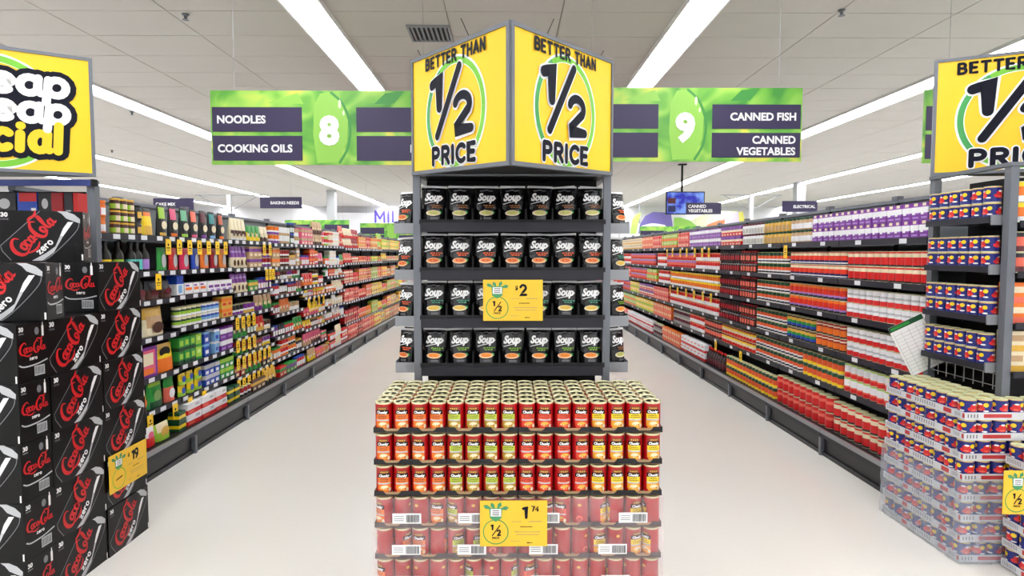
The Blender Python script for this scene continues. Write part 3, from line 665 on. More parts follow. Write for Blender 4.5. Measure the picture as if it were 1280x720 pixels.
# pouches
def pouch(c_txt, c_dish, c_rim):
    q = packet(.118, .178, .06, [(0,M['pouch']),(.955,M['foil'])], None, None, taper=.12); q2 = MB()
    T = lambda a, b, n=0: Vector((a, -.034+b*.12-n-.0015 if b > .05 else -.032-n, b))
    return q
PB = smooth(pouch(0,0,0).mesh('soup_pouch'))
def pprof(v): return .03*max(.06, math.sin(PI*min(1, .5+.5*v))**.7)
def pouch_print(ct, cd_, crim, cgarn):
    q = MB(); T = lambda a, b, n=0: Vector((a, -pprof(b/.178)*(1-(abs(a)/.062)**3)-.0035-n, b))
    text(q, T, 'Soup', 0, .108, .036, M['white'], 0, .05, shear=.35, width=.082)
    q.rib(T, smoothpath([(-.04,.092),(-.01,.1),(.03,.108),(.044,.122)], 4), .003, .0003, M['white'])
    for k, (a, b) in enumerate(((-.02,.155),(.0,.158),(.02,.155))): q.rib(T, [(a-.008,b),(a+.008,b+.001)], .004, 0, M['greyp'])
    for v, w_ in ((.084,.05),(.075,.036)):
        x = -w_/2
        while x < w_/2: l = random.uniform(.006, .013); q.rib(T, [(x+.012, v),(x+.012+l, v)], .0052, 0, P(ct), False); x += l+.003
    q.ell(T, .0, .048, .034, .0135, .0012, P(crim), 20); q.ell(T, .0, .050, .027, .0095, .0022, P(cd_), 18)
    for i in range(5): a = i*1.3; q.ell(T, .014*math.cos(a), .050+.004*math.sin(a), .004, .0022, .0032, P(cgarn), 7)
    q.ell(T, .032, .052, .008, .008, .0006, P('green'), 8)
    for v in (.026, .020): q.rib(T, [(-.02+.006,v),(.022,v)], .0035, 0, M['greyp'], False)
    return q.mesh('printed_front')
PP = [pouch_print((150,96,50),(205,190,120),'cream','lime'), pouch_print((235,90,30),(230,130,60),(245,200,160),'red'),
      pouch_print((60,140,110),(226,190,80),'cream','gold'), pouch_print((120,170,40),(240,150,50),(250,205,170),'orange')]
seal = MB(); seal.box(-.059, .059, -.0035, .0035, .171, .180, M['foil']); SEAL = seal.mesh('top_seal')
PD = ['brown-lettered', 'orange-lettered', 'teal-lettered', 'green-lettered']
tr = MB()
tr.box(-.062, .062, -.05, .1, 0, .003, M['tray']); tr.box(-.062, .062, -.052, -.0502, 0, .022, M['tray'])
for a in (-1, 1): tr.box(a*.0605-.0012, a*.0605+.0012, -.05, .1, .003, .075, M['tray'])
tr.box(-.062, .062, .0985, .1, .003, .12, M['tray']); TRM = tr.mesh('pouch_tray')
def add_pouch(x, y, z, rz, row, label, group):
    o = new('soup_pouch', PB, None, (x, y, z), rz, label, 'pouch', group); o.rotation_euler = (R(random.uniform(-3, -7)), R(random.uniform(-1.5, 1.5)), rz)
    new('printed_front', PP[row], o); sl = new('top_seal', SEAL, o); sl.rotation_euler = (0, R(random.uniform(-3, 3)), R(random.uniform(-4, 4))); return o
for r_, z in enumerate(CZ):
    for i in range(7):
        x = -.347+i*.1255; y = CY0+.05
        new('pouch_tray', TRM, None, (x, y, z+.0005), 0, 'black cardboard tray under the %s pouch, %s shelf, middle display' % (ORD[i], ORD[r_]), 'tray', 'black pouch trays on the middle display')
        add_pouch(x, y-.008, z+.004, R(random.uniform(-5, 5)), r_, 'black %s soup pouch, %s from the left, %s shelf, middle display' % (PD[r_], ORD[i], ORD[r_]), 'soup pouches on the %s shelf of the middle display' % ORD[r_])
    for s in (-1, 1):
        for k in range(3):
            x = (CX0-.058) if s < 0 else (CX1+.058)
            add_pouch(x, CY0+.155+k*.13, z-.011, s*R(38), (r_+1) % 4 if s > 0 else 1, 'black soup pouch on the %s side tray, %s level, %s from front' % ('left' if s < 0 else 'right', ORD[r_], ORD[k]), 'soup pouches on the side trays')

# price cards
def card(name, label, w_, h, loc, rz, price, cents='', half=True, dollar=True):
    t = thing(name, label, 'price card', loc, rz)
    q = MB(); q.box(0, w_, 0, .003, 0, h, M['cardy']); q.obj('card', t)
    T = plane((0, 0, 0), (1,0,0), (0,0,1)); q = MB()
    strokes(q, T, price, w_*.67, h*.63, h*.24, M['ink'], .24)
    if cents: strokes(q, T, cents, w_*.82, h*.77, h*.11, M['ink'], .22)
    if dollar: text(q, T, '$', w_*.56 if len(price) < 2 else w_*.50, h*.76, h*.10, M['ink'], .001, .03)
    for u0, u1, v, wd in ((.47,.62,.545,.008),(.72,.92,.545,.012),(.60,.78,.43,.016),(.52,.9,.32,.01),(.54,.88,.26,.01),(.46,.6,.12,.008),(.70,.78,.08,.02)):
        x = u0
        while x < u1: l = min(random.uniform(.015, .04), u1-x); q.rib(T, [(x*w_, v*h), ((x+l)*w_, v*h)], wd*h*1.1, .001, M['greyp'] if wd < .015 else M['ink'], False); x += l+.008
    q.obj('lettering', t)
    q = MB(); cu, cv = w_*.235, h*.76; g1 = mat('badge_green', (70,150,100), .45)
    q.poly(T, [(cu-.09*w_*1.1, cv+.08*h), (cu+.1*w_, cv+.08*h), (cu+.085*w_, cv-.14*h), (cu, cv-.22*h), (cu-.085*w_, cv-.14*h)], .0008, g1)
    for du, dv, a in ((-.14,.11,150),(-.05,.14,110),(.06,.15,70),(.15,.08,15)):
        c, s_ = math.cos(R(a)), math.sin(R(a)); q.poly(T, [(cu+du*w_-c*.03, cv+dv*h-s_*.02), (cu+du*w_+s_*.009, cv+dv*h-c*.009), (cu+du*w_+c*.013, cv+dv*h+s_*.013), (cu+du*w_-s_*.009, cv+dv*h+c*.009)], .0009, g1)
    q.rect(T, cu-.075*w_, cv-.1*h, cu+.08*w_, cv+.06*h, .0012, M['white'])
    for dv in (.025, -.02, -.065): q.rib(T, [(cu-.05*w_, cv+dv*h), (cu+.055*w_, cv+dv*h)], .016*h, .0015, M['ink'], False)
    q.obj('badge', t)
    q = MB(); q.ring(T, cu, h*.32, h*.265, h*.022, .001, M['glime' if not half else 'ggreen'], 40)
    if half:
        strokes(q, T, '1', cu-.048*w_-.002, h*.37, h*.11, M['ink'], .3); q.rib(T, [(cu-.05*w_, h*.24), (cu+.06*w_, h*.46)], h*.022, .001, M['ink'])
        strokes(q, T, '2', cu+.045*w_, h*.245, h*.11, M['ink'], .3); text(q, T, 'PRICE', cu, h*.165, h*.045, M['ink'], .001, .03)
    else: q.rib(T, [(cu-.08*w_, h*.30), (cu+.08*w_, h*.34)], h*.03, .001, M['ink'], False)
    q.obj('price_badge', t); return t
a = at(604, 401, 2.835); card('price_card', 'yellow two dollar price card on the middle display of pouches', .279, .192, (a.x, 2.835, a.z), 0, '2')
a = at(600, 683, 2.385); card('price_card', 'yellow 1.74 price card on the middle stack of soup cans', .270, .187, (a.x, 2.385, a.z), 0, '1', '74', dollar=False)

# header signs ------------------------------------------------------
def sign_panel(t, A, B, z0, z1, kind, za=0, zb=0):
    """printed face from A to B (plan points), outward to the viewer"""
    A = Vector((*A, z0+za)); B = Vector((*B, z0+zb)); W = (B-A).length; H = z1-z0; T = plane(A, B-A, (0,0,1))
    q = MB(); k = .016
    def bar(u0, u1, v0, v1, n0, n1, m_):
        p = [T(u, v, n) for v in (v0, v1) for n in (n1, n0) for u in (u0, u1)]
        b = len(q.v); q.v += [tuple(x) for x in p]; mi = q.mi(m_)
        for f in ((0,2,3,1), (4,5,7,6), (0,1,5,4), (2,6,7,3), (0,4,6,2), (1,3,7,5)): q.f.append(tuple(b+i for i in f)); q.m.append(mi)
    bar(k, W-k, k, H-k, -.012, 0, M['yellow']); q.obj('sign_face', t)
    q = MB(); bar(0, W, 0, k, -.02, .006, M['frame']); bar(0, W, H-k, H, -.02, .006, M['frame']); bar(0, k, k, H-k, -.02, .006, M['frame']); bar(W-k, W, k, H-k, -.02, .006, M['frame']); q.obj('sign_frame', t)
    if kind == 'half':
        q = MB(); cu, cv, r = W*.49, H*.46, H*.41
        q.ring(T, cu, cv, r, H*.07, .001, M['white'], 56); q.ring(T, cu, cv, r-.003, H*.045, .002, M['glime'], 56); q.ring(T, cu, cv, r-.003, H*.045, .0025, M['ggreen'], 20, R(120), R(230)); q.obj('green_ring', t)
        q = MB(); S = H*.88; cv = H*.462
        def half(m_, ex, n):
            q.rib(T, [(cu-.37*S,cv+.29*S),(cu-.31*S,cv+.31*S),(cu-.245*S,cv+.37*S),(cu-.245*S,cv+.07*S)], .095*S+ex, n, m_)
            q.rib(T, [(cu-.28*S,cv-.19*S),(cu+.10*S,cv+.39*S)], .078*S+ex, n+.0008, m_)
            q.rib(T, [(cu+.15*S+.115*S*math.cos(R(x)), cv+.045*S+.085*S*math.sin(R(x))) for x in range(165, -45, -15)]+[(cu+.04*S,cv-.14*S),(cu+.04*S,cv-.17*S),(cu+.29*S,cv-.17*S)], .078*S+ex, n+.0016, m_)
        half(M['white'], .035*S, .003); half(M['ink'], 0, .006)
        strokes(q, T, 'PRICE', cu-.01*S, H*.07, H*.125, M['white'], .50, .003, sx=1.35, gap=.42); strokes(q, T, 'PRICE', cu-.01*S, H*.07, H*.125, M['ink'], .32, .006, sx=1.35, gap=.42)
        strokes(q, T, 'BETTER THAN', W*.49, H*.862, H*.083, M['ink'], .28, .004, sx=1.1, gap=.36); q.obj('lettering', t)
    else:
        q = MB(); cu, cv, r = W*.475, H*.48, H*.43
        q.ring(T, cu, cv, r, H*.07, .001, M['white'], 56); q.ring(T, cu, cv, r-.004, H*.05, .002, M['glime'], 56); q.obj('green_ring', t)
        q = MB()
        rows = (('cheap', W-.18*H, H*.65, H*.23, M['white'], .17, 1.12), ('cheap', W-.18*H, H*.43, H*.23, M['white'], .17, 1.12), ('special', W-.24*H, H*.19, H*.25, M['yellow'], .24, .85))
        for tx, u, v, h_, mt, gp, sx in rows: strokes(q, T, tx, u, v, h_, M['ink'], .62, .003, sx=sx, gap=gp, align='r', shear=.06)
        q.rect(T, W-1.1*H, H*.24, W-.34*H, H*.76, .0028, M['ink'])
        for tx, u, v, h_, mt, gp, sx in rows: strokes(q, T, tx, u, v, h_, mt, .26, .006, sx=sx, gap=gp, align='r', shear=.06)
        q.obj('lettering', t)
z0, z1 = 1.872, 2.405
t = thing('header_sign', 'yellow half price sign with two faces above the middle display stand', 'sign', (0, 0, 0))
AP = at(638, 200, 2.27)
sign_panel(t, (-.436, 2.86), (AP.x-.002, 2.27), z0-.004, z1-.012, 'half', 0, -.038); sign_panel(t, (AP.x+.002, 2.27), (.492, 2.86), z0-.004, z1-.012, 'half', -.038, 0)
q = MB(); q.face([(-.425, 2.862, z0+.002), (.482, 2.862, z0+.002), (AP.x, 2.29, z0-.036)], M['blackm']); q.face([(AP.x, 2.29, z0-.03), (.482, 2.862, z0+.008), (-.425, 2.862, z0+.008)], M['blackm']); q.obj('bottom_board', t)
part('sign_back', t, (-.43, .486, 2.872, 2.878, z0, z1-.01, M['panel']))
q = MB()
for x in (-.15, .16): q.tube((x, 2.47, z1-.035), (x+(-.03 if x < 0 else .03), 2.47, z1+.03), .0015, M['blackm'], 6)
for x in (-.38, .42): q.tube((x, 2.8, z1-.02), (x+(-.02 if x < 0 else .02), 2.8, z1+.015), .0015, M['blackm'], 6)
q.obj('hook', t)

# right display
RX, RY0, RY1 = 2.435, 2.935, 3.50
RZ = [1.675, 1.43, 1.18, .94]
rd = thing('display_stand', 'grey steel display stand with side shelves of blue tins at right', 'display stand')
for x, y in ((RX, RY0), (RX, RY1-.04), (RX+.93, RY0), (RX+.93, RY1-.04)): part('post', rd, (x, x+.04, y, y+.04, 0, 1.925, M['frame']))
part('top_rail', rd, (RX-.006, RX+.976, RY0-.005, RY0+.035, 1.926, 1.945, M['frame']), (RX-.006, RX+.03, RY0+.035, RY1, 1.926, 1.945, M['frame']))
part('back_panel', rd, (RX+.20, RX+.21, RY0+.26, RY1-.04, .1, 1.9, M['blackm'])); part('back_panel', rd, (RX+.2, RX+.93, RY0+.25, RY0+.26, .1, 1.9, M['blackm']))
for z in RZ:
    part('side_shelf', rd, (RX-.045, RX+.19, RY0+.06, RY1-.05, z-.015, z, M['frame']), (RX-.051, RX-.046, RY0+.06, RY1-.05, z-.02, z+.012, M['edge']), (RX-.045, RX+.01, RY0+.05, RY0+.0599, z-.03, z+.02, M['bracket']))
    part('shelf', rd, (RX+.042, RX+.928, RY0-.01, RY0+.24, z-.034, z-.02, M['blackm']), (RX+.042, RX+.928, RY0-.018, RY0-.011, z-.045, z-.012, M['edge']))
q = MB()
for i in range(7): q.tube((RX+.02, RY0+.08+i*.065, .82), (RX+.02, RY0+.08+i*.065, .93), .0025, M['bracket'], 6)
for z in (.84, .90): q.tube((RX+.02, RY0+.04, z), (RX+.02, RY1-.04, z), .0025, M['bracket'], 6)
q.obj('wire_rack', rd)
def bluetin():
    q = MB(); r, h = .0375, .081; prof = [(r*.96,0),(r,.002),(r*.98,.004),(r*.98,.028),(r*.98,.044),(r*.98,.060),(r*.98,.074),(r,.077),(r,.081),(r*.92,.081),(r*.9,.078)]
    y_, rd_, bl_ = P((240,205,30)), P((220,36,36)), P((22,34,120))
    def mf(j, a):
        if j in (0, 1) or j >= 7: return M['rim'] if j < 9 else M['lid']
        if j == 6: return P('gold')
        return bl_
    q.lathe(prof, 21, mf); Tc_ = lambda u, v, n=0: Vector(((r*.982+n)*math.sin(u/r), -(r*.982+n)*math.cos(u/r), v))
    for k in range(3):
        u = k*2*PI*r/3
        q.blob(Tc_, u-.010, .034, .025, .012, .0004, rd_); q.blob(Tc_, u-.004, .050, .020, .008, .0006, rd_); q.blob(Tc_, u+.019, .053, .0115, .0105, .0009, y_)
        q.blob(Tc_, u-.006, .056, .010, .0045, .0011, P('white')); q.blob(Tc_, u+.020, .024, .012, .004, .0009, P('white')); q.blob(Tc_, u-.008, .030, .012, .004, .0009, P('salmon'))
    return q
BT = bluetin(); BTM = smooth(BT.mesh('blue_tin'))
for r_, z in enumerate(RZ):
    for i in range(6):
        for t_ in range(2):
            new('blue_tin', BTM, None, (RX-.004+random.uniform(-.003, .003), RY0+.103+i*.0775, z+.0005+t_*.0815), -PI/2+random.uniform(-.2, .2),
                'blue and red tin, %s from the front, %s tier, %s side shelf, right display' % (ORD[i], 'upper' if t_ else 'lower', ORD[r_]), 'tin', 'blue tins on the side shelves of the right display')
    for i in range(5):
        for t_ in range(2):
            k = ['yo', 'bp', 'orc', 'crc'][r_]
            put(k, RX+.09+i*.105, RY0+.06, z-.0195+t_*.101, 0, '%s, %s from left, %s tier, %s front shelf, right display' % (DES[k]['desc'], ORD[i], 'upper' if t_ else 'lower', ORD[r_]), 'tins on the front of the right display')
t = thing('header_sign', 'yellow half price sign above the right display stand', 'sign')
a = at(1166, 150, 3.50); b = at(1280, 150, 3.32); dv = Vector((b.x-a.x, b.y-a.y)).normalized()*.80
sign_panel(t, (a.x, a.y), (a.x+dv.x, a.y+dv.y), 1.95, 2.60, 'half')
sign_panel(t, (a.x+dv.x+.004, a.y+dv.y), (a.x+2*dv.x, a.y), 1.95, 2.60, 'half')
part('sign_back', t, (a.x+.01, a.x+2*dv.x-.01, a.y+.01, a.y+.016, 1.951, 2.59, M['panel']))
# chart sheet
a = at(1110, 411, 3.485); t = thing('paper_chart', 'white chart sheet with green header tilted against the right display post', 'poster', tuple(a)); t.rotation_euler = (0, -R(27), R(-6))
q = MB(); q.box(0, .2, 0, .0015, -.31, 0, M['white']); q.obj('sheet', t)
q = MB(); Tc = plane((0, 0, -.31), (1,0,0), (0,0,1)); q.rect(Tc, 0, .28, .2, .31, .0005, P('darkgreen')); q.rect(Tc, .01, .288, .12, .302, .001, P('green')); q.obj('header_strip', t)
q = MB()
for i in range(12): q.rib(Tc, [(.012, .02+i*.021), (.19, .02+i*.021)], .001, .0005, M['greyp'], False)
for i in range(5): q.rib(Tc, [(.012+i*.044, .01), (.012+i*.044, .265)], .001, .0005, M['greyp'], False)
q.obj('printed_table', t)
q = MB(); Tw = mat('black_tape', (20,20,22), .4)

# left display (behind the cola cases)
LX = -2.225
ld = thing('display_stand', 'grey steel display stand behind the black cola cases at left', 'display stand')
for x, y in ((LX-.042, 3.33), (LX-.97, 3.33)): part('post', ld, (x, x+.042, y, y+.04, 0, 1.90, M['frame']))
part('top_rail', ld, (LX-.98, LX-.001, 3.30, 3.33, 1.868, 1.90, M['bluebar'])); part('end_cap', ld, (LX, LX+.018, 3.30, 3.33, 1.866, 1.902, M['blackm']))
part('back_panel', ld, (LX-.93, LX-.20, 3.55, 3.56, .1, 1.86, M['blackm']))
for z in (1.60, 1.3, 1.0): part('shelf', ld, (LX-.925, LX-.19, 3.331, 3.549, z-.02, z, M['blackm']))
t = thing('header_sign', 'yellow cheap special sign above the black cola cases', 'sign')
b = at(117.5, 150, 3.30); a = at(0, 150, 3.10); dv = Vector((b.x-a.x, b.y-a.y)).normalized()*.80
sign_panel(t, (b.x-dv.x, b.y-dv.y), (b.x, b.y), 1.915, 2.535, 'cheap')
part('sign_back', t, (b.x-2*dv.x, b.x-.01, b.y+.01, b.y+.016, 1.916, 2.52, M['panel']))

# ================================================================== COLA CASES
CW, CDp, CH = .335, .166, .242
q = MB(); q.box(-CW/2, CW/2, -CDp/2, CDp/2, 0, CH, M['case']); CB = q.mesh('cola_case')
T = plane((-CW/2, -CDp/2, 0), (1,0,0), (0,0,1))
U = lambda x, y: (x*CW, (1-y)*CH)
q = MB()
q.poly(T, [U(.50,.0), U(.70,.0), U(.95,.22), U(.93,.33), U(.6,.85), U(.48,.99), U(.14,.99), U(.02,.78), U(.02,.7)], .0004, mat('can_black', (17,17,20), .3, spec=.3))
q.rib(T, [U(.49,.01), U(.03,.69), U(.05,.80), U(.14,.97)], .0035, .0008, M['greyp'])
q.rib(T, smoothpath([U(.955,.22), U(.93,.36), U(.80,.60), U(.62,.87), U(.52,.98)], 4), .0035, .0008, M['greyp'])
q.poly(T, [U(.695,.0), U(.80,.0), U(.90,.06), U(.968,.15), U(.965,.235), U(.88,.19), U(.80,.14), U(.75,.05)], .0008, M['silver'])
q.poly(T, [U(.885,.21), U(.82,.21), U(.76,.34), U(.72,.49), U(.755,.50)], .001, M['white'])
q.poly(T, [U(.755,.50), U(.72,.49), U(.66,.70), U(.55,.83), U(.38,.985), U(.50,.985), U(.64,.82)], .001, M['silver'])
q.obj('can_picture').name = 'x'; CAN = bpy.data.objects['x'].data; bpy.data.objects.remove(bpy.data.objects['x']); CAN.name = 'can_picture'
q = MB(); cola(q, U(.26,.93), R(47), .078, .0016, M['red'], T, .80); LOG = q.mesh('script_logo')
q = MB()
Tz = lambda u, v, n=0: T(U(.50,.83)[0]+u*math.cos(R(47))-v*math.sin(R(47)), U(.50,.83)[1]+u*math.sin(R(47))+v*math.cos(R(47)), n)
strokes(q, Tz, 'zero', .03, .0, .032, M['white'], .2, .0018, gap=.2); text(q, T, '30', *U(.085,.125), .02, M['white'], .001, .05); text(q, T, 'CANS', *U(.085,.19), .009, M['greyp'], .001, .02)
q.rect(T, *U(.97,.98), *U(.99,.86), .001, M['white']); LET = q.mesh('lettering')
def endprint(Te):
    V = lambda x, y: (x*CDp, (1-y)*CH)
    text(q, Te, '30', *V(.14,.13), .018, M['white'], .001, .05); q.rib(Te, [V(.06,.17), V(.22,.17)], .005, .001, M['greyp'], False)
    q.rect(Te, *V(.80,.25), *V(.87,.07), .001, M['white']); q.rib(Te, [V(.835,.07), V(.835,.02)], .005, .001, M['white']); q.ell(Te, *V(.64,.15), .012, .016, .001, M['greyp'])
    cola(q, V(.06,.52), 0, .045, .001, M['red'], Te, .87); strokes(q, Te, 'zero', *V(.5,.63), .016, M['white'], .2, .001)
    q.rib(Te, smoothpath([V(.05,.69), V(.2,.73), V(.6,.72), V(.95,.67)], 4), .006, .001, M['silver'])
    q.rect(Te, *V(.52,.92), *V(.86,.75), .001, M['silver'])
    for i in range(9): x = .54+i*.034; q.rect(Te, *V(x,.90), *V(x+.014,.77), .0016, M['ink'])
q = MB(); endprint(plane((-CW/2, CDp/2, 0), (0,-1,0), (0,0,1))); END1 = q.mesh('end_print'); q = MB(); endprint(plane((CW/2, -CDp/2, 0), (0,1,0), (0,0,1))); ENDP = q.mesh('end_print')
def case(x, y, z, rz, label, group='black cola cases'):
    o = new('cola_case', CB, None, (x, y, z), rz+R(random.uniform(-.8, .8)), label, 'case', group)
    for n, me in (('can_picture', CAN), ('script_logo', LOG), ('lettering', LET), ('end_print', END1), ('end_print', ENDP)): new(n, me, o)
    return o
LV = ['bottom', 'second', 'third', 'fourth', 'fifth', 'top']
XS = -1.965
for i in range(6): case(XS-CDp/2+random.uniform(-.004, .004), 2.946+CW/2, i*.244, PI/2, 'black cola case, %s, in the six-high stack nearest the aisle shelving' % ('topmost' if i == 5 else LV[i]+' from floor'))
for i in range(5): case(XS-CDp/2+random.uniform(-.004, .006), 2.608+CW/2, i*.244, PI/2, 'black cola case, %s, in the five-high side-turned stack' % ('topmost' if i == 4 else LV[i]+' from floor'))
for i in range(5): case(-1.962-CW/2, 2.435+CDp/2, i*.244, 0, 'black cola case facing front, %s, in the leftmost stack' % ('topmost' if i == 4 else LV[i]+' from floor'))
for i in range(6): case(XS-CDp-.012-CW/2, 2.946+CDp/2, i*.244, 0, 'black cola case, %s, in the stack behind the leftmost one' % ('topmost' if i == 5 else LV[i]+' from floor'))
case(-2.115, 2.60, 1.222, R(16), 'black cola case set across the two nearest stacks')
case(-2.262, 3.02, 1.466, R(24), 'topmost black cola case beside the grey post, whole front showing')
case(-2.47-CW/2, 2.93+CDp/2, 1.466, R(6), 'topmost black cola case cut by the left edge of view')
# cases and packs on the stand behind
for i, (px0, px1, top, c, desc) in enumerate(((0,28,236,'black','black and white'),(30,54,238,'blue','blue and red'),(56,72,238,'black','narrow black'),(72,86,238,'crimson','red and black'),(88,98,240,'charcoal','black'),(99,105,241,'red','red'))):
    A = at(px0, top, 3.42); B = at(px1, top, 3.42); w_ = B.x-A.x; h = min(.235, A.z-1.60); q = MB(); q.box(0, w_, 0, .1, 0, h, P(c)); q.obj
    o = q.obj('drink_carton', None, (A.x, 3.37, 1.601), 0, label='%s drink carton on the shelf above the cola cases, %s from left' % (desc, ORD[i]), cat='carton', group='drink cartons above the cola cases')
    T2 = plane((0, 0, 0), (1,0,0), (0,0,1)); q = MB()
    if i == 1: q.rect(T2, w_*.1, h*.8, w_, h, .001, M['red']); q.rect(T2, w_*.7, h*.4, w_*.95, h*.65, .001, M['white'])
    elif i in (2, 0): q.ell(T2, w_*.5, h*.75, w_*.25, h*.12, .001, M['silver']); q.rect(T2, w_*.3, h*.3, w_*.9, h*.4, .001, M['white'])
    else: q.rect(T2, w_*.2, h*.2, w_*.8, h*.6, .001, M['silver'] if i == 4 else M['red'])
    q.obj('printed_front', o)
a = Vector((XS+.012, 2.945, .30)); card('price_card', 'yellow nineteen dollar price card on the cola case stack', .31, .19, (XS+.014, 2.95, .315), PI/2, '19', half=False)

# ================================================================== SOUP CAN STACK
PX0, PW, PY0 = -.534, 1.163, 2.405; CR = .0352; PIT = PW/16; LH = .1295; NZ = 7; CHh = .119
def canbody():
    q = MB(); r = CR; h = CHh
    q.lathe([(r*.95,0),(r,.002),(r,.005),(r*.975,.008),(r*.975,h-.008),(r,h-.005),(r,h),(r*.93,h),(r*.91,h-.003)], 24, lambda j, a: M['canred'] if j == 3 else M['rim'])
    return q
CANB = smooth(canbody().mesh('soup_can'))
def canlid():
    q = MB(); q.lathe([(CR*.905,0),(CR*.86,.0012),(CR*.8,.0002),(CR*.7,.001),(CR*.05,.001)], 20, lambda j, a: M['lid'], cap=False)
    q.box(-.006, .006, -.02, .004, .0014, .0026, M['rim']); q.lathe([(.005,.0015),(.005,.0035),(.001,.0035)], 8, lambda j, a: M['rim'], (0,-.012,0), cap=False)
    return smooth(q.mesh('can_lid'))
CANL = canlid()
def cyl(r): return lambda u, v, n=0: Vector(((r+n)*math.sin(u/r), -(r+n)*math.cos(u/r), v))
def canlabel(c1, c2, c3):
    q = MB(); T = cyl(CR*.975+.0005); W = .028
    def band(v0, v1, m_, w_=W, n=.0):
        k = 8
        for i in range(k): a = -w_+2*w_*i/k; b = -w_+2*w_*(i+1)/k; q.face([T(a,v0,n), T(b,v0,n), T(b,v1,n), T(a,v1,n)], m_)
    band(.088, .100, P((120,70,30)), .02); 
    for i in range(4): q.ell(T, -.012+i*.008, .094, .003, .003, .0003, P('gold'), 8)
    band(.071, .0875, M['case']); band(.050, .0705, P(c1)); band(.044, .0499, P('silver')); band(.02, .0439, P(c2)); band(.012, .0199, P(c2), W*.8)
    q.blob(T, .002, .03, .019, .011, .0006, P(c3)); q.blob(T, .002, .0335, .014, .006, .0009, P('cream' if c3[1] > 140 else 'gold'))
    for i in range(6): q.ell(T, -.012+i*.005, .029+.004*math.sin(i*2), .0028, .0026, .0008, P('crimson' if i % 2 else 'cream'), 7)
    for v in (.064, .057): 
        x = -.019
        while x < .015: l = random.uniform(.003, .008); q.rib(T, [(x, v), (x+l, v)], .0028, .0004, P('charcoal'), False); x += l+.002
    q.ell(T, .023, .022, .006, .009, .0006, P('cream'), 8)
    return q.mesh('paper_label')
LBS = [canlabel('orange',(236,120,40),(245,160,60)), canlabel((190,205,60),(176,140,50),(205,170,70)), canlabel((240,80,45),(220,60,30),(240,120,60)), canlabel('yellow',(235,160,40),(250,190,80))]
q = MB(); text(q, cyl(CR*.975+.001), 'Chunky', 0, .0745, .0105, M['white'], .0, .05, shear=.15, width=.044); CTX = q.mesh('lettering')
q = MB(); q.ell(cyl(CR*.975+.0006), 0, .085, .008, .006, 0, P('gold'), 12); q.ell(cyl(CR*.975+.0006), .0, .03, .014, .012, 0, P('salmon'), 12); BKL = q.mesh('paper_label')
FL = ['orange-labelled', 'lime-labelled', 'red-labelled', 'yellow-labelled']
FLI = [0]*4+[1]*4+[2]*4+[3]*4
TN = ['top', 'second', 'third', 'fourth', 'fifth', 'sixth', 'lowest']
for lv in range(NZ):
    z = .008+(NZ-1-lv)*LH+.003
    for j in range(6):
        for i in range(16):
            if lv and not (j == 0 or i in (0, 15) or (j == 5 and i in (5, 6, 9, 10))): continue
            x = PX0+(i+.5)*PIT+random.uniform(-.0005, .0005); y = PY0+CR+.004+j*.0722; wrapped = lv >= 3
            rz = R(random.uniform(-10, 10)) if not wrapped else (R(random.uniform(90, 270)) if random.random() < .6 else R(random.uniform(-70, 70)))
            o = new('soup_can', CANB, None, (x, y, z), rz, '%s soup can, %s from left, %s row, %s tier, middle stack' % (FL[FLI[i]], ORD[i], ['front', 'second', 'third', 'fourth', 'fifth', 'back'][j], TN[lv]), 'can', 'soup cans in the %s tier of the middle stack' % TN[lv])
            new('paper_label', LBS[FLI[i]], o)
            if j == 0 or i in (0, 15): new('lettering', CTX, o)
            if lv == 0: new('can_lid', CANL, o, (0, 0, CHh-.004), R(random.uniform(-25, 25)))
            if wrapped: b_ = new('paper_label', BKL, o); b_.rotation_euler = (0, 0, PI)
# trays with scalloped lips (4 wide x 3 deep)
def soup_tray():
    q = MB(); W = PIT*4-.002; Dp = .2165-.001
    q.box(0, W, 0, Dp, 0, .0025, M['kraft'])
    def lip(T, L, n):
        pts = []
        k = 40
        for i in range(k+1):
            u = L*i/k; c = (u/L*n) % 1.0; d = abs(c-.5)
            hgt = .022 if d > .24 else (.007 if d < .18 else .007+.015*(d-.18)/.06)
            pts.append((u, hgt))
        for i in range(k):
            (u0, h0), (u1, h1) = pts[i], pts[i+1]
            q.face([T(u0,0,.0), T(u1,0,0), T(u1,h1,0), T(u0,h0,0)], M['tray']); q.face([T(u1,0,-.0015), T(u0,0,-.0015), T(u0,h0,-.0015), T(u1,h1,-.0015)], M['kraft']); q.face([T(u0,h0,0), T(u1,h1,0), T(u1,h1,-.0015), T(u0,h0,-.0015)], M['tray'])
    for c_ in (.25, .75): Tn = plane((0,0,0),(1,0,0),(0,0,1)); q.rect(Tn, W*(c_-.12), .0, W*(c_+.12), .0175, -.0018, M['kraft'])
    lip(plane((0,0,0),(1,0,0),(0,0,1)), W, 2); lip(plane((W,0,0),(0,1,0),(0,0,1)), Dp, 1); lip(plane((W,Dp,0),(-1,0,0),(0,0,1)), W, 2); lip(plane((0,Dp,0),(0,-1,0),(0,0,1)), Dp, 1)
    return q.mesh('can_tray')
TRY = soup_tray()
for lv in range(NZ):
    for a in range(4):
        for b in range(2):
            new('can_tray', TRY, None, (PX0+a*PIT*4+.001, PY0+b*.2168+.0005, .008+(NZ-1-lv)*LH), 0, 'black cardboard can tray, %s from left, %s, under the %s tier, middle stack' % (ORD[a], 'front' if b == 0 else 'back', TN[lv]), 'tray', 'cardboard trays in the middle stack')
q = MB(); q.box(PX0, PX0+PW, PY0, PY0+.434, .001, .0075, M['kraft']); q.obj('pallet_sheet', label='brown cardboard sheet on the floor under the soup can stack', cat='sheet')
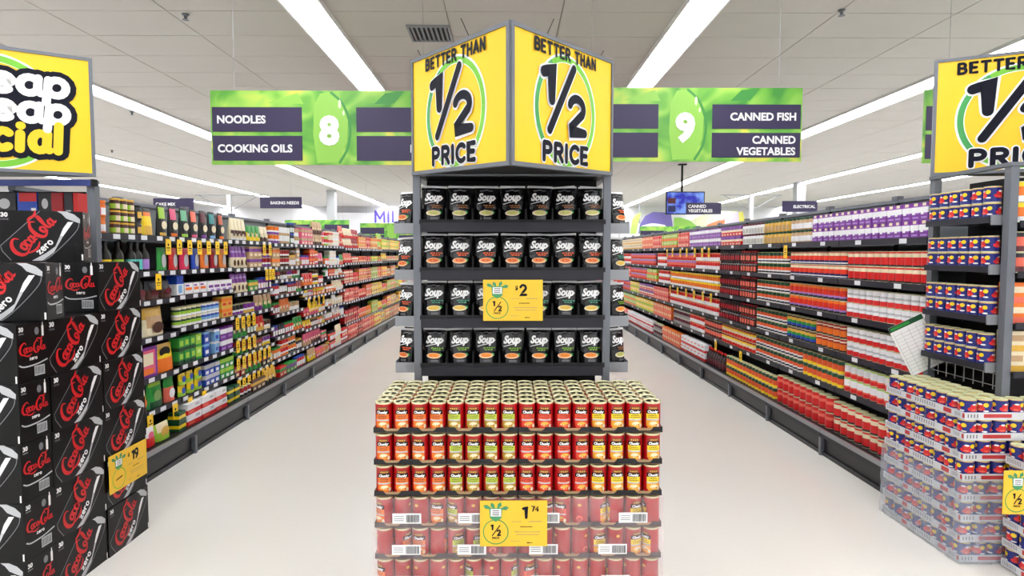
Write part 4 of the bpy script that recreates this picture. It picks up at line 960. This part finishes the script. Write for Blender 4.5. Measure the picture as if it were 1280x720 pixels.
def film_mat(name, c, a, rough=.12):
    m_ = bpy.data.materials.new(name); m_.use_nodes = True; nt = m_.node_tree; nt.nodes.clear()
    o = nt.nodes.new('ShaderNodeOutputMaterial'); tr_ = nt.nodes.new('ShaderNodeBsdfTransparent'); g = nt.nodes.new('ShaderNodeBsdfGlossy'); d = nt.nodes.new('ShaderNodeBsdfDiffuse'); m1 = nt.nodes.new('ShaderNodeMixShader'); m2 = nt.nodes.new('ShaderNodeMixShader')
    d.inputs[0].default_value = (*lin(c), 1); g.inputs['Roughness'].default_value = rough; m1.inputs[0].default_value = .22
    tc = nt.nodes.new('ShaderNodeTexCoord'); n = nt.nodes.new('ShaderNodeTexNoise'); n.inputs['Scale'].default_value = 9; n.inputs['Distortion'].default_value = 1.5
    mp = nt.nodes.new('ShaderNodeMapRange'); mp.inputs[1].default_value = .35; mp.inputs[2].default_value = .7; mp.inputs[3].default_value = a*.7; mp.inputs[4].default_value = a*1.3
    bp = nt.nodes.new('ShaderNodeBump'); bp.inputs['Strength'].default_value = .6; bp.inputs['Distance'].default_value = .02
    L = nt.links.new; L(tc.outputs['Object'], n.inputs['Vector']); L(n.outputs['Fac'], mp.inputs[0]); L(n.outputs['Fac'], bp.inputs['Height']); L(bp.outputs[0], g.inputs['Normal'])
    L(d.outputs[0], m1.inputs[1]); L(g.outputs[0], m1.inputs[2]); L(mp.outputs[0], m2.inputs[0]); L(tr_.outputs[0], m2.inputs[1]); L(m1.outputs[0], m2.inputs[2]); L(m2.outputs[0], o.inputs[0]); return m_
fm = film_mat('clear_film', (252,228,232), .17)
def film(x0, x1, y0, y1, z0, z1, mt, n=26, amp=.0025):
    q = MB(); loop = []
    for (a, b) in (((x0,y0),(x1,y0)), ((x1,y0),(x1,y1)), ((x1,y1),(x0,y1)), ((x0,y1),(x0,y0))):
        for i in range(n): t_ = i/n; loop.append((a[0]+(b[0]-a[0])*t_, a[1]+(b[1]-a[1])*t_, a, b))
    rows = 14; N = len(loop)
    for j in range(rows+1):
        for i, (x, y, a, b) in enumerate(loop):
            dx, dy = b[0]-a[0], b[1]-a[1]; l = math.hypot(dx, dy); k = random.uniform(0, amp)
            q.v.append((x+dy/l*k, y-dx/l*k, z0+(z1-z0)*j/rows))
    for j in range(rows):
        for i in range(N): i2 = (i+1) % N; q.f.append((j*N+i, j*N+i2, (j+1)*N+i2, (j+1)*N+i)); q.m.append(q.mi(mt))
    return q
wr = thing('plastic_wrap', 'clear plastic film around the lower tiers of the soup can stack', 'plastic wrap')
new('film', smooth(film(PX0-.006, PX0+PW+.006, PY0-.006, PY0+.445, .004, .008+4*LH-.004, fm).mesh('film')), wr)
def barcode(T, w_, h):
    q = MB(); q.rect(T, 0, 0, w_, h, .0, M['white']); x = w_*.48
    for i in range(3): q.rib(T, [(w_*.06, h*(.3+.2*i)), (w_*.4, h*(.3+.2*i))], h*.06, .0008, M['greyp'], False)
    while x < w_*.93: l = random.uniform(.0008, .0022); q.rect(T, x, h*.12, x+l, h*.86, .0008, M['ink']); x += l+random.uniform(.0008, .002)
    return q
for lv, pxs in ((3, (487, 571, 664, 777)), (4, (486, 570, 662, 751)), (5, (489, 573, 665, 755))):
    for px in pxs:
        zc = .008+(NZ-1-lv)*LH+.022; x = (px-633)*2.39/F
        barcode(plane((x, PY0-.011, zc), (1,0,0), (0,0,1)), .116, .042).obj('barcode_label', wr)

# ================================================================== BLUE TIN STACK (right)
def stack(X0, Y0, nx, ny, nl, who, lvh=.1, wrap=4):
    p = .0755
    wt = mat('white_tray', (214,216,220), .5, var=.05); rp = P((200,60,60))
    for lv in range(nl):
        z = .008+(nl-1-lv)*lvh
        # trays 4 x 3
        for a in range(0, nx, 4):
            for b in range(0, ny, 4):
                wa, wb = min(4, nx-a)*p-.002, min(4, ny-b)*p-.002; q = MB(); q.box(0, wa, 0, wb, 0, .003, wt)
                q.box(0, wa, 0, .0012, .003, .036, wt); q.box(0, wa, wb-.0012, wb, .003, .036, wt); q.box(0, .0012, .0012, wb-.0012, .003, .036, wt); q.box(wa-.0012, wa, .0012, wb-.0012, .003, .036, wt)
                Tl = plane((0, wb, 0), (0,-1,0), (0,0,1)); Tf = plane((0,0,0), (1,0,0), (0,0,1))
                q.rect(Tl, wb*.78, .008, wb*.96, .03, .0006, rp)
                for k in range(9): q.rect(Tl, wb*(.08+.06*k), .010, wb*(.10+.06*k), .030, .0006, M['greyp'])
                q.rect(Tf, wa*.3, .01, wa*.75, .028, .0006, rp)
                for k in range(4): q.rect(Tf, wa*(.04+.05*k), .010, wa*(.06+.05*k), .028, .0006, M['greyp'])
                q.obj('can_tray', None, (X0+a*p+.001, Y0+b*p+.001, z), label='white cardboard tray, %s from left, %s from front, %s tier, %s' % (ORD[a//4], ORD[b//4], ordn(lv) if lv else 'top', who), cat='tray', group='white trays in the '+who)
        for i in range(nx):
            for j in range(ny):
                if lv and not (i == 0 or j == 0): continue
                new('blue_tin', BTM, None, (X0+(i+.5)*p, Y0+(j+.5)*p, z+.0035+(.014)), (-PI/2 if j else -PI/4)+R(random.uniform(-60, 60)) if i == 0 else R(random.uniform(-60, 60)),
                    'blue and red tin, %s from left, %s from front, %s tier, %s' % (ORD[i], ORD[j], ordn(lv) if lv else 'top', who), 'tin', 'blue tins in the %s tier of the %s' % (ordn(lv) if lv else 'top', who))
                if lv == 0 or True: pass
    # inner pads carrying the tins
stack(2.195, 2.93, 3, 7, 8, 'large right stack')
stack(2.195, 2.852, 9, 1, 8, 'right stack front strip')
stack(2.38, 2.68, 6, 2, 6, 'small right stack')
fm2 = film_mat('milky_film', (206,216,230), .33)
wr = thing('plastic_wrap', 'milky plastic film around the lower half of the large tin stack', 'plastic wrap')
new('film', smooth(film(2.189, 2.43, 2.846, 3.468, .003, .408, fm2, 24, .007).mesh('film')), wr)
card('price_card', 'yellow half price card at the right edge beside the tin stacks', .27, .2, (2.235, 2.66, .36-.03), R(0), '1', '50', dollar=False)

# ================================================================== HANGING SIGNS
def green_mat():
    m_ = bpy.data.materials.new('pepper_print'); m_.use_nodes = True; nt = m_.node_tree; b = nt.nodes['Principled BSDF']; b.inputs['Roughness'].default_value = .4
    tc = nt.nodes.new('ShaderNodeTexCoord'); n = nt.nodes.new('ShaderNodeTexNoise'); n.inputs['Scale'].default_value = 3.2; n.inputs['Detail'].default_value = 1.5; n.inputs['Distortion'].default_value = 1.2
    r_ = nt.nodes.new('ShaderNodeValToRGB'); e = r_.color_ramp.elements; e[0].position = .3; e[0].color = (*lin((70,150,60)), 1); e[1].position = .72; e[1].color = (*lin((222,226,90)), 1)
    x = e.new(.45); x.color = (*lin((120,190,70)), 1); x = e.new(.56); x.color = (*lin((160,212,90)), 1)
    nt.links.new(tc.outputs['Object'], n.inputs['Vector']); nt.links.new(n.outputs['Fac'], r_.inputs[0]); nt.links.new(r_.outputs[0], b.inputs['Base Color']); return m_
GM = green_mat()
def aisle_sign(cx, Y, ztop, num, lt, rt, label, wires=True, W=1.885, H=.585):
    t = thing('aisle_sign', label, 'sign', (cx, Y, ztop-H))
    q = MB(); q.box(-W/2, W/2, 0, .02, 0, H, GM); q.obj('sign_board', t)
    T = plane((-W/2, 0, 0), (1,0,0), (0,0,1)); q = MB()
    pep = mat('pepper_light', (150,208,84), .4); pd = mat('pepper_dark', (66,150,66), .4); pw = mat('pepper_shine', (224,240,200), .35)
    c = W*.5
    q.poly(T, [(c+.0, H*.98), (c+.09, H*.9), (c+.15, H*.6), (c+.14, H*.3), (c+.06, H*.04), (c-.1, H*.02), (c-.13, H*.4), (c-.12, H*.8), (c-.07, H*.96)], .001, pep)
    q.rib(T, smoothpath([(c+.02, H*.97), (c+.11, H*.82), (c+.165, H*.55), (c+.15, H*.25), (c+.08, H*.03)], 4), .02, .0015, pd)
    q.ell(T, c+.085, H*.82, .012, .035, .002, pw); q.ell(T, c+.115, H*.70, .008, .02, .002, pw)
    q.poly(T, [(c+.36, H*.82), (c+.52, H*.83), (c+.60, H*.99), (c+.45, H*.97)], .001, pd); q.poly(T, [(c-.5, H*.83), (c-.2, H*.82), (c-.25, H*.97)], .001, pep)
    q.obj('pepper_picture', t)
    for (u0, u1) in ((.012, .38*W/1), (W*.615, W-.012)):
        u1 = u1 if u0 > .1 else W*.385
        for v0, v1 in ((H*.445, H*.775), (H*.055, H*.39)):
            q = MB(); q.box(u0-W/2, u1-W/2, -.004, -.0005, v0, v1, M['plum']); q.obj('name_panel', t)
    q = MB()
    if num: text(q, T, num, c, H*.29, H*.37, M['white'], .006, .055)
    for txt, v in lt: text(q, T, txt, .012+.04, v*H, H*.105, M['white'], .006, .035, align='l')
    for txt, v in rt: text(q, T, txt, W-.05, v*H, H*.105, M['white'], .006, .035, align='r')
    if num or lt or rt: q.obj('lettering', t)
    if wires:
        for u in (-W*.4, W*.4): q = MB(); q.tube((u, .01, H), (u, .01, CEIL-ztop+H), .0015, M['bracket'], 6); q.obj('hanging_wire', t)
    return t
sY = 4.94
a = at(262.5, 113, sY); b = at(1003.5, 110, sY)
aisle_sign(a.x+.9425, sY, a.z, '8', [('NOODLES', .56), ('COOKING OILS', .17)], [('PASTA', .17)], 'green aisle sign numbered 8 with dark panels, hanging over left aisle')
aisle_sign(b.x-.9425, sY, b.z, '9', [], [('CANNED FISH', .56), ('CANNED', .245), ('VEGETABLES', .09)], 'green aisle sign numbered 9 hanging over the right aisle')
a = at(1157, 112, 4.94); aisle_sign(a.x+.9425, sY, a.z, '', [], [], 'green aisle sign mostly hidden behind the right half price sign')
for px, py, Y, lb in ((356, 275, 18.0, 'small distant green aisle sign above the far left shelving'), (450, 279, 18.4, 'small distant green aisle sign below the milk lettering'), (800, 283, 18.6, 'small distant green aisle sign at the far end, right aisle')):
    a = at(px, py, Y); t = aisle_sign(a.x+.9425, Y, a.z, '', [], [], lb)
# posts with two name boards each, standing on shelving tops
def board_post(px, Yd, l, r_, label):
    c = at(px, 250, Yd); t = thing('sign_post', label, 'sign', (c.x, Yd, 0)); q = MB(); zt = at(px, 244.5, Yd).z
    q.box(-.04, .04, -.03, .03, 0, zt+.02, white_metal); q.obj('post', t)
    q = MB(); q.box(-.62, .62, -.01, .01, zt, zt+.018, M['bracket'])
    for s in (-1, 1): q.tube((s*.04, 0, zt-.28), (s*.55, 0, zt), .008, M['bracket'])
    q.obj('cross_bar', t)
    for (x0, y0, x1, y1, lines, al) in (l, r_):
        A = at(x0, y1, Yd); B = at(x1, y0, Yd); b_ = MB(); b_.box(A.x-c.x, B.x-c.x, -.03, -.011, A.z, B.z, M['plum']); bd = b_.obj('name_board', t)
        T = plane((A.x-c.x, -.03, A.z), (1,0,0), (0,0,1)); W, H = B.x-A.x, B.z-A.z; q = MB()
        for i, tx in enumerate(lines):
            v = H*.36 if len(lines) == 1 else H*(.56-.38*i); text(q, T, tx, W*.06 if al == 'l' else W*.94, v, H*.27, M['white'], .002, .03, align=al)
        q.obj('lettering', bd)
    return t
board_post(286.5, 11.4, (193, 248, 242.5, 262.5, ['CAKE MIX'], 'l'), (326, 246.5, 377.5, 260.5, ['BAKING NEEDS'], 'r'), 'white post with two dark name boards above the left shelving')
board_post(939, 12.3, (857, 253.5, 901, 268, ['CANNED', 'VEGETABLES'], 'l'), (977, 251.5, 1021, 265, ['ELECTRICAL'], 'r'), 'white post with two dark name boards above the right shelving')
# television
a = at(832.5, 268, 14.2); b = at(881, 239.5, 14.2); t = thing('television', 'blue television screen hanging from the ceiling on a black pole', 'television', (a.x, 14.2, a.z)); W, H = b.x-a.x, b.z-a.z
q = MB(); q.box(0, W, 0, .06, 0, H, M['blackm']); q.obj('casing', t)
def scr():
    m_ = bpy.data.materials.new('screen_image'); m_.use_nodes = True; nt = m_.node_tree; b = nt.nodes['Principled BSDF']
    tc = nt.nodes.new('ShaderNodeTexCoord'); n = nt.nodes.new('ShaderNodeTexNoise'); n.inputs['Scale'].default_value = 4; n.inputs['Detail'].default_value = 3
    r_ = nt.nodes.new('ShaderNodeValToRGB'); e = r_.color_ramp.elements; e[0].position = .4; e[0].color = (*lin((20,30,190)), 1); e[1].position = .62; e[1].color = (*lin((130,170,255)), 1)
    nt.links.new(tc.outputs['Object'], n.inputs['Vector']); nt.links.new(n.outputs['Fac'], r_.inputs[0]); nt.links.new(r_.outputs[0], b.inputs['Emission Color']); b.inputs['Emission Strength'].default_value = .9; b.inputs['Base Color'].default_value = (0,0,0,1); return m_
q = MB(); T = plane((0,0,0), (1,0,0), (0,0,1)); q.rect(T, .02, .02, W-.02, H-.02, .004, scr()); q.obj('screen', t)
q = MB(); q.rect(T, .04, .06, .22, .2, .006, P('navy')); q.rect(T, .04, .25, .22, .38, .006, P('maroon')); q.obj('picture_inset', t)
q = MB(); q.tube((W*.42, .05, H), (W*.42, .05, CEIL-a.z), .025, M['blackm']); q.box(W*.42-.09, W*.42+.09, -.02, .1, CEIL-a.z-.03, CEIL-a.z-.001, M['blackm']); q.obj('pole', t)

# ================================================================== FAR END
wm = mat('bulkhead_white', (244,244,248), .5)
t = thing('bulkhead_sign', 'white bulkhead with purple milk lettering on the far wall', 'sign', (-8.2, 26.6, 2.35))
q = MB(); q.box(0, 7.6, 0, .35, 0, .95, wm); q.obj('board', t)
q = MB(); T = plane((0,0,0), (1,0,0), (0,0,1)); A = at(468, 278, 26.6); strokes(q, T, 'MILK', A.x+8.25, A.z-2.33, .46, P((96,80,190)), .2, .006, sx=1.1, gap=.35, align='l'); q.obj('lettering', t)
t = thing('dairy_cabinet', 'long white chilled dairy cabinet against the far wall', 'cabinet', (-8.2, 26.2, 0))
part('cabinet_body', t, (0, 7.6, .45, .7, 0, 2.3, wm), (0, 7.6, 0, .45, 0, .35, wm), (0, 7.6, -.2, .45, 2.12, 2.3, wm))
for z in (.7, 1.05, 1.4, 1.75): part('shelf', t, (.02, 7.58, .08, .449, z, z+.02, white_metal))
q = MB()
for i in range(70):
    for z in (.36, .722, 1.072, 1.422, 1.772): q.box(.05+i*.108, .14+i*.108, .1, .2, z, z+.24, P(random.choice(['white','sky','blue','cream','green'])))
q.obj('milk_bottle', label='rows of milk bottles in the dairy cabinet on the far wall', cat='bottles', kind='stuff', loc=(-8.2, 26.2, 0))
t = thing('bulkhead_sign', 'purple, green and orange curved produce bulkhead at the far right', 'sign', (4.6, 24.6, 0))
A0 = at(787, 292, 24.6)
q = MB(); q.box(0, 6.2, 0, .3, 2.2, 2.75, wm); q.obj('board', t)
T = plane((0, 0, 0), (1,0,0), (0,0,1)); sx = lambda px: at(px, 280, 24.6).x-4.6; sz = lambda py: at(840, py, 24.6).z
def shape(name, pts, c, n):
    q = MB(); pts = [(sx(a), sz(b)) for a, b in pts]; f = [T(u, v, n) for u, v in pts]; g = [T(u, v, n-.04) for u, v in pts]
    q.face(f, P(c)); q.face(g[::-1], P(c))
    for i in range(len(pts)): j = (i+1) % len(pts); q.face([g[i], g[j], f[j], f[i]], P(c))
    q.obj(name, t)
shape('curved_panel', [(798,292),(800,280),(806,270),(816,265),(838,266),(842,292)], (120,110,180), .05)
shape('curved_panel', [(788,292),(790,275),(795,268),(801,266),(797,280),(795,292)], (190,225,110), .06)
shape('curved_panel', [(842,292),(842,272),(850,272),(862,276),(872,284),(880,292)], (150,205,90), .07)
shape('curved_panel', [(878,290),(884,281),(894,277),(905,275),(905,284),(895,290)], (240,140,90), .07)
shape('curved_panel', [(862,276),(878,268),(900,264),(922,264),(905,273),(885,279),(876,288)], (235,240,200), .06)
shape('curved_panel', [(905,285),(905,272),(916,266),(928,266),(926,285)], (215,205,235), .07)
shape('curved_panel', [(924,285),(922,266),(927,264),(932,285)], (225,220,110), .09)
q = MB(); q.rib(T, smoothpath([(sx(803), sz(284)), (sx(815), sz(281)), (sx(830), sz(283))], 4), .12, .055, M['white']); q.obj('white_swoosh', t)
for px in (800, 900, 985): q = MB(); q.tube((sx(px), .15, 2.7), (sx(px), .15, CEIL), .02, M['bracket']); q.obj('hanger', t)
# far counters
for i, (x0, x1, c) in enumerate(((-.6, 4.0, 'white'), (4.6, 10.8, 'lime'))):
    t = thing('produce_counter', 'low %s counter at the far end of the %s' % (('pale', 'middle') if i == 0 else ('green', 'right side')), 'counter', (0, 24, 0))
    part('counter_body', t, (x0, x1, .4, 1.2, 0, .85, white_metal)); part('counter_top', t, (x0, x1, .35, 1.25, .851, .9, P(c)))
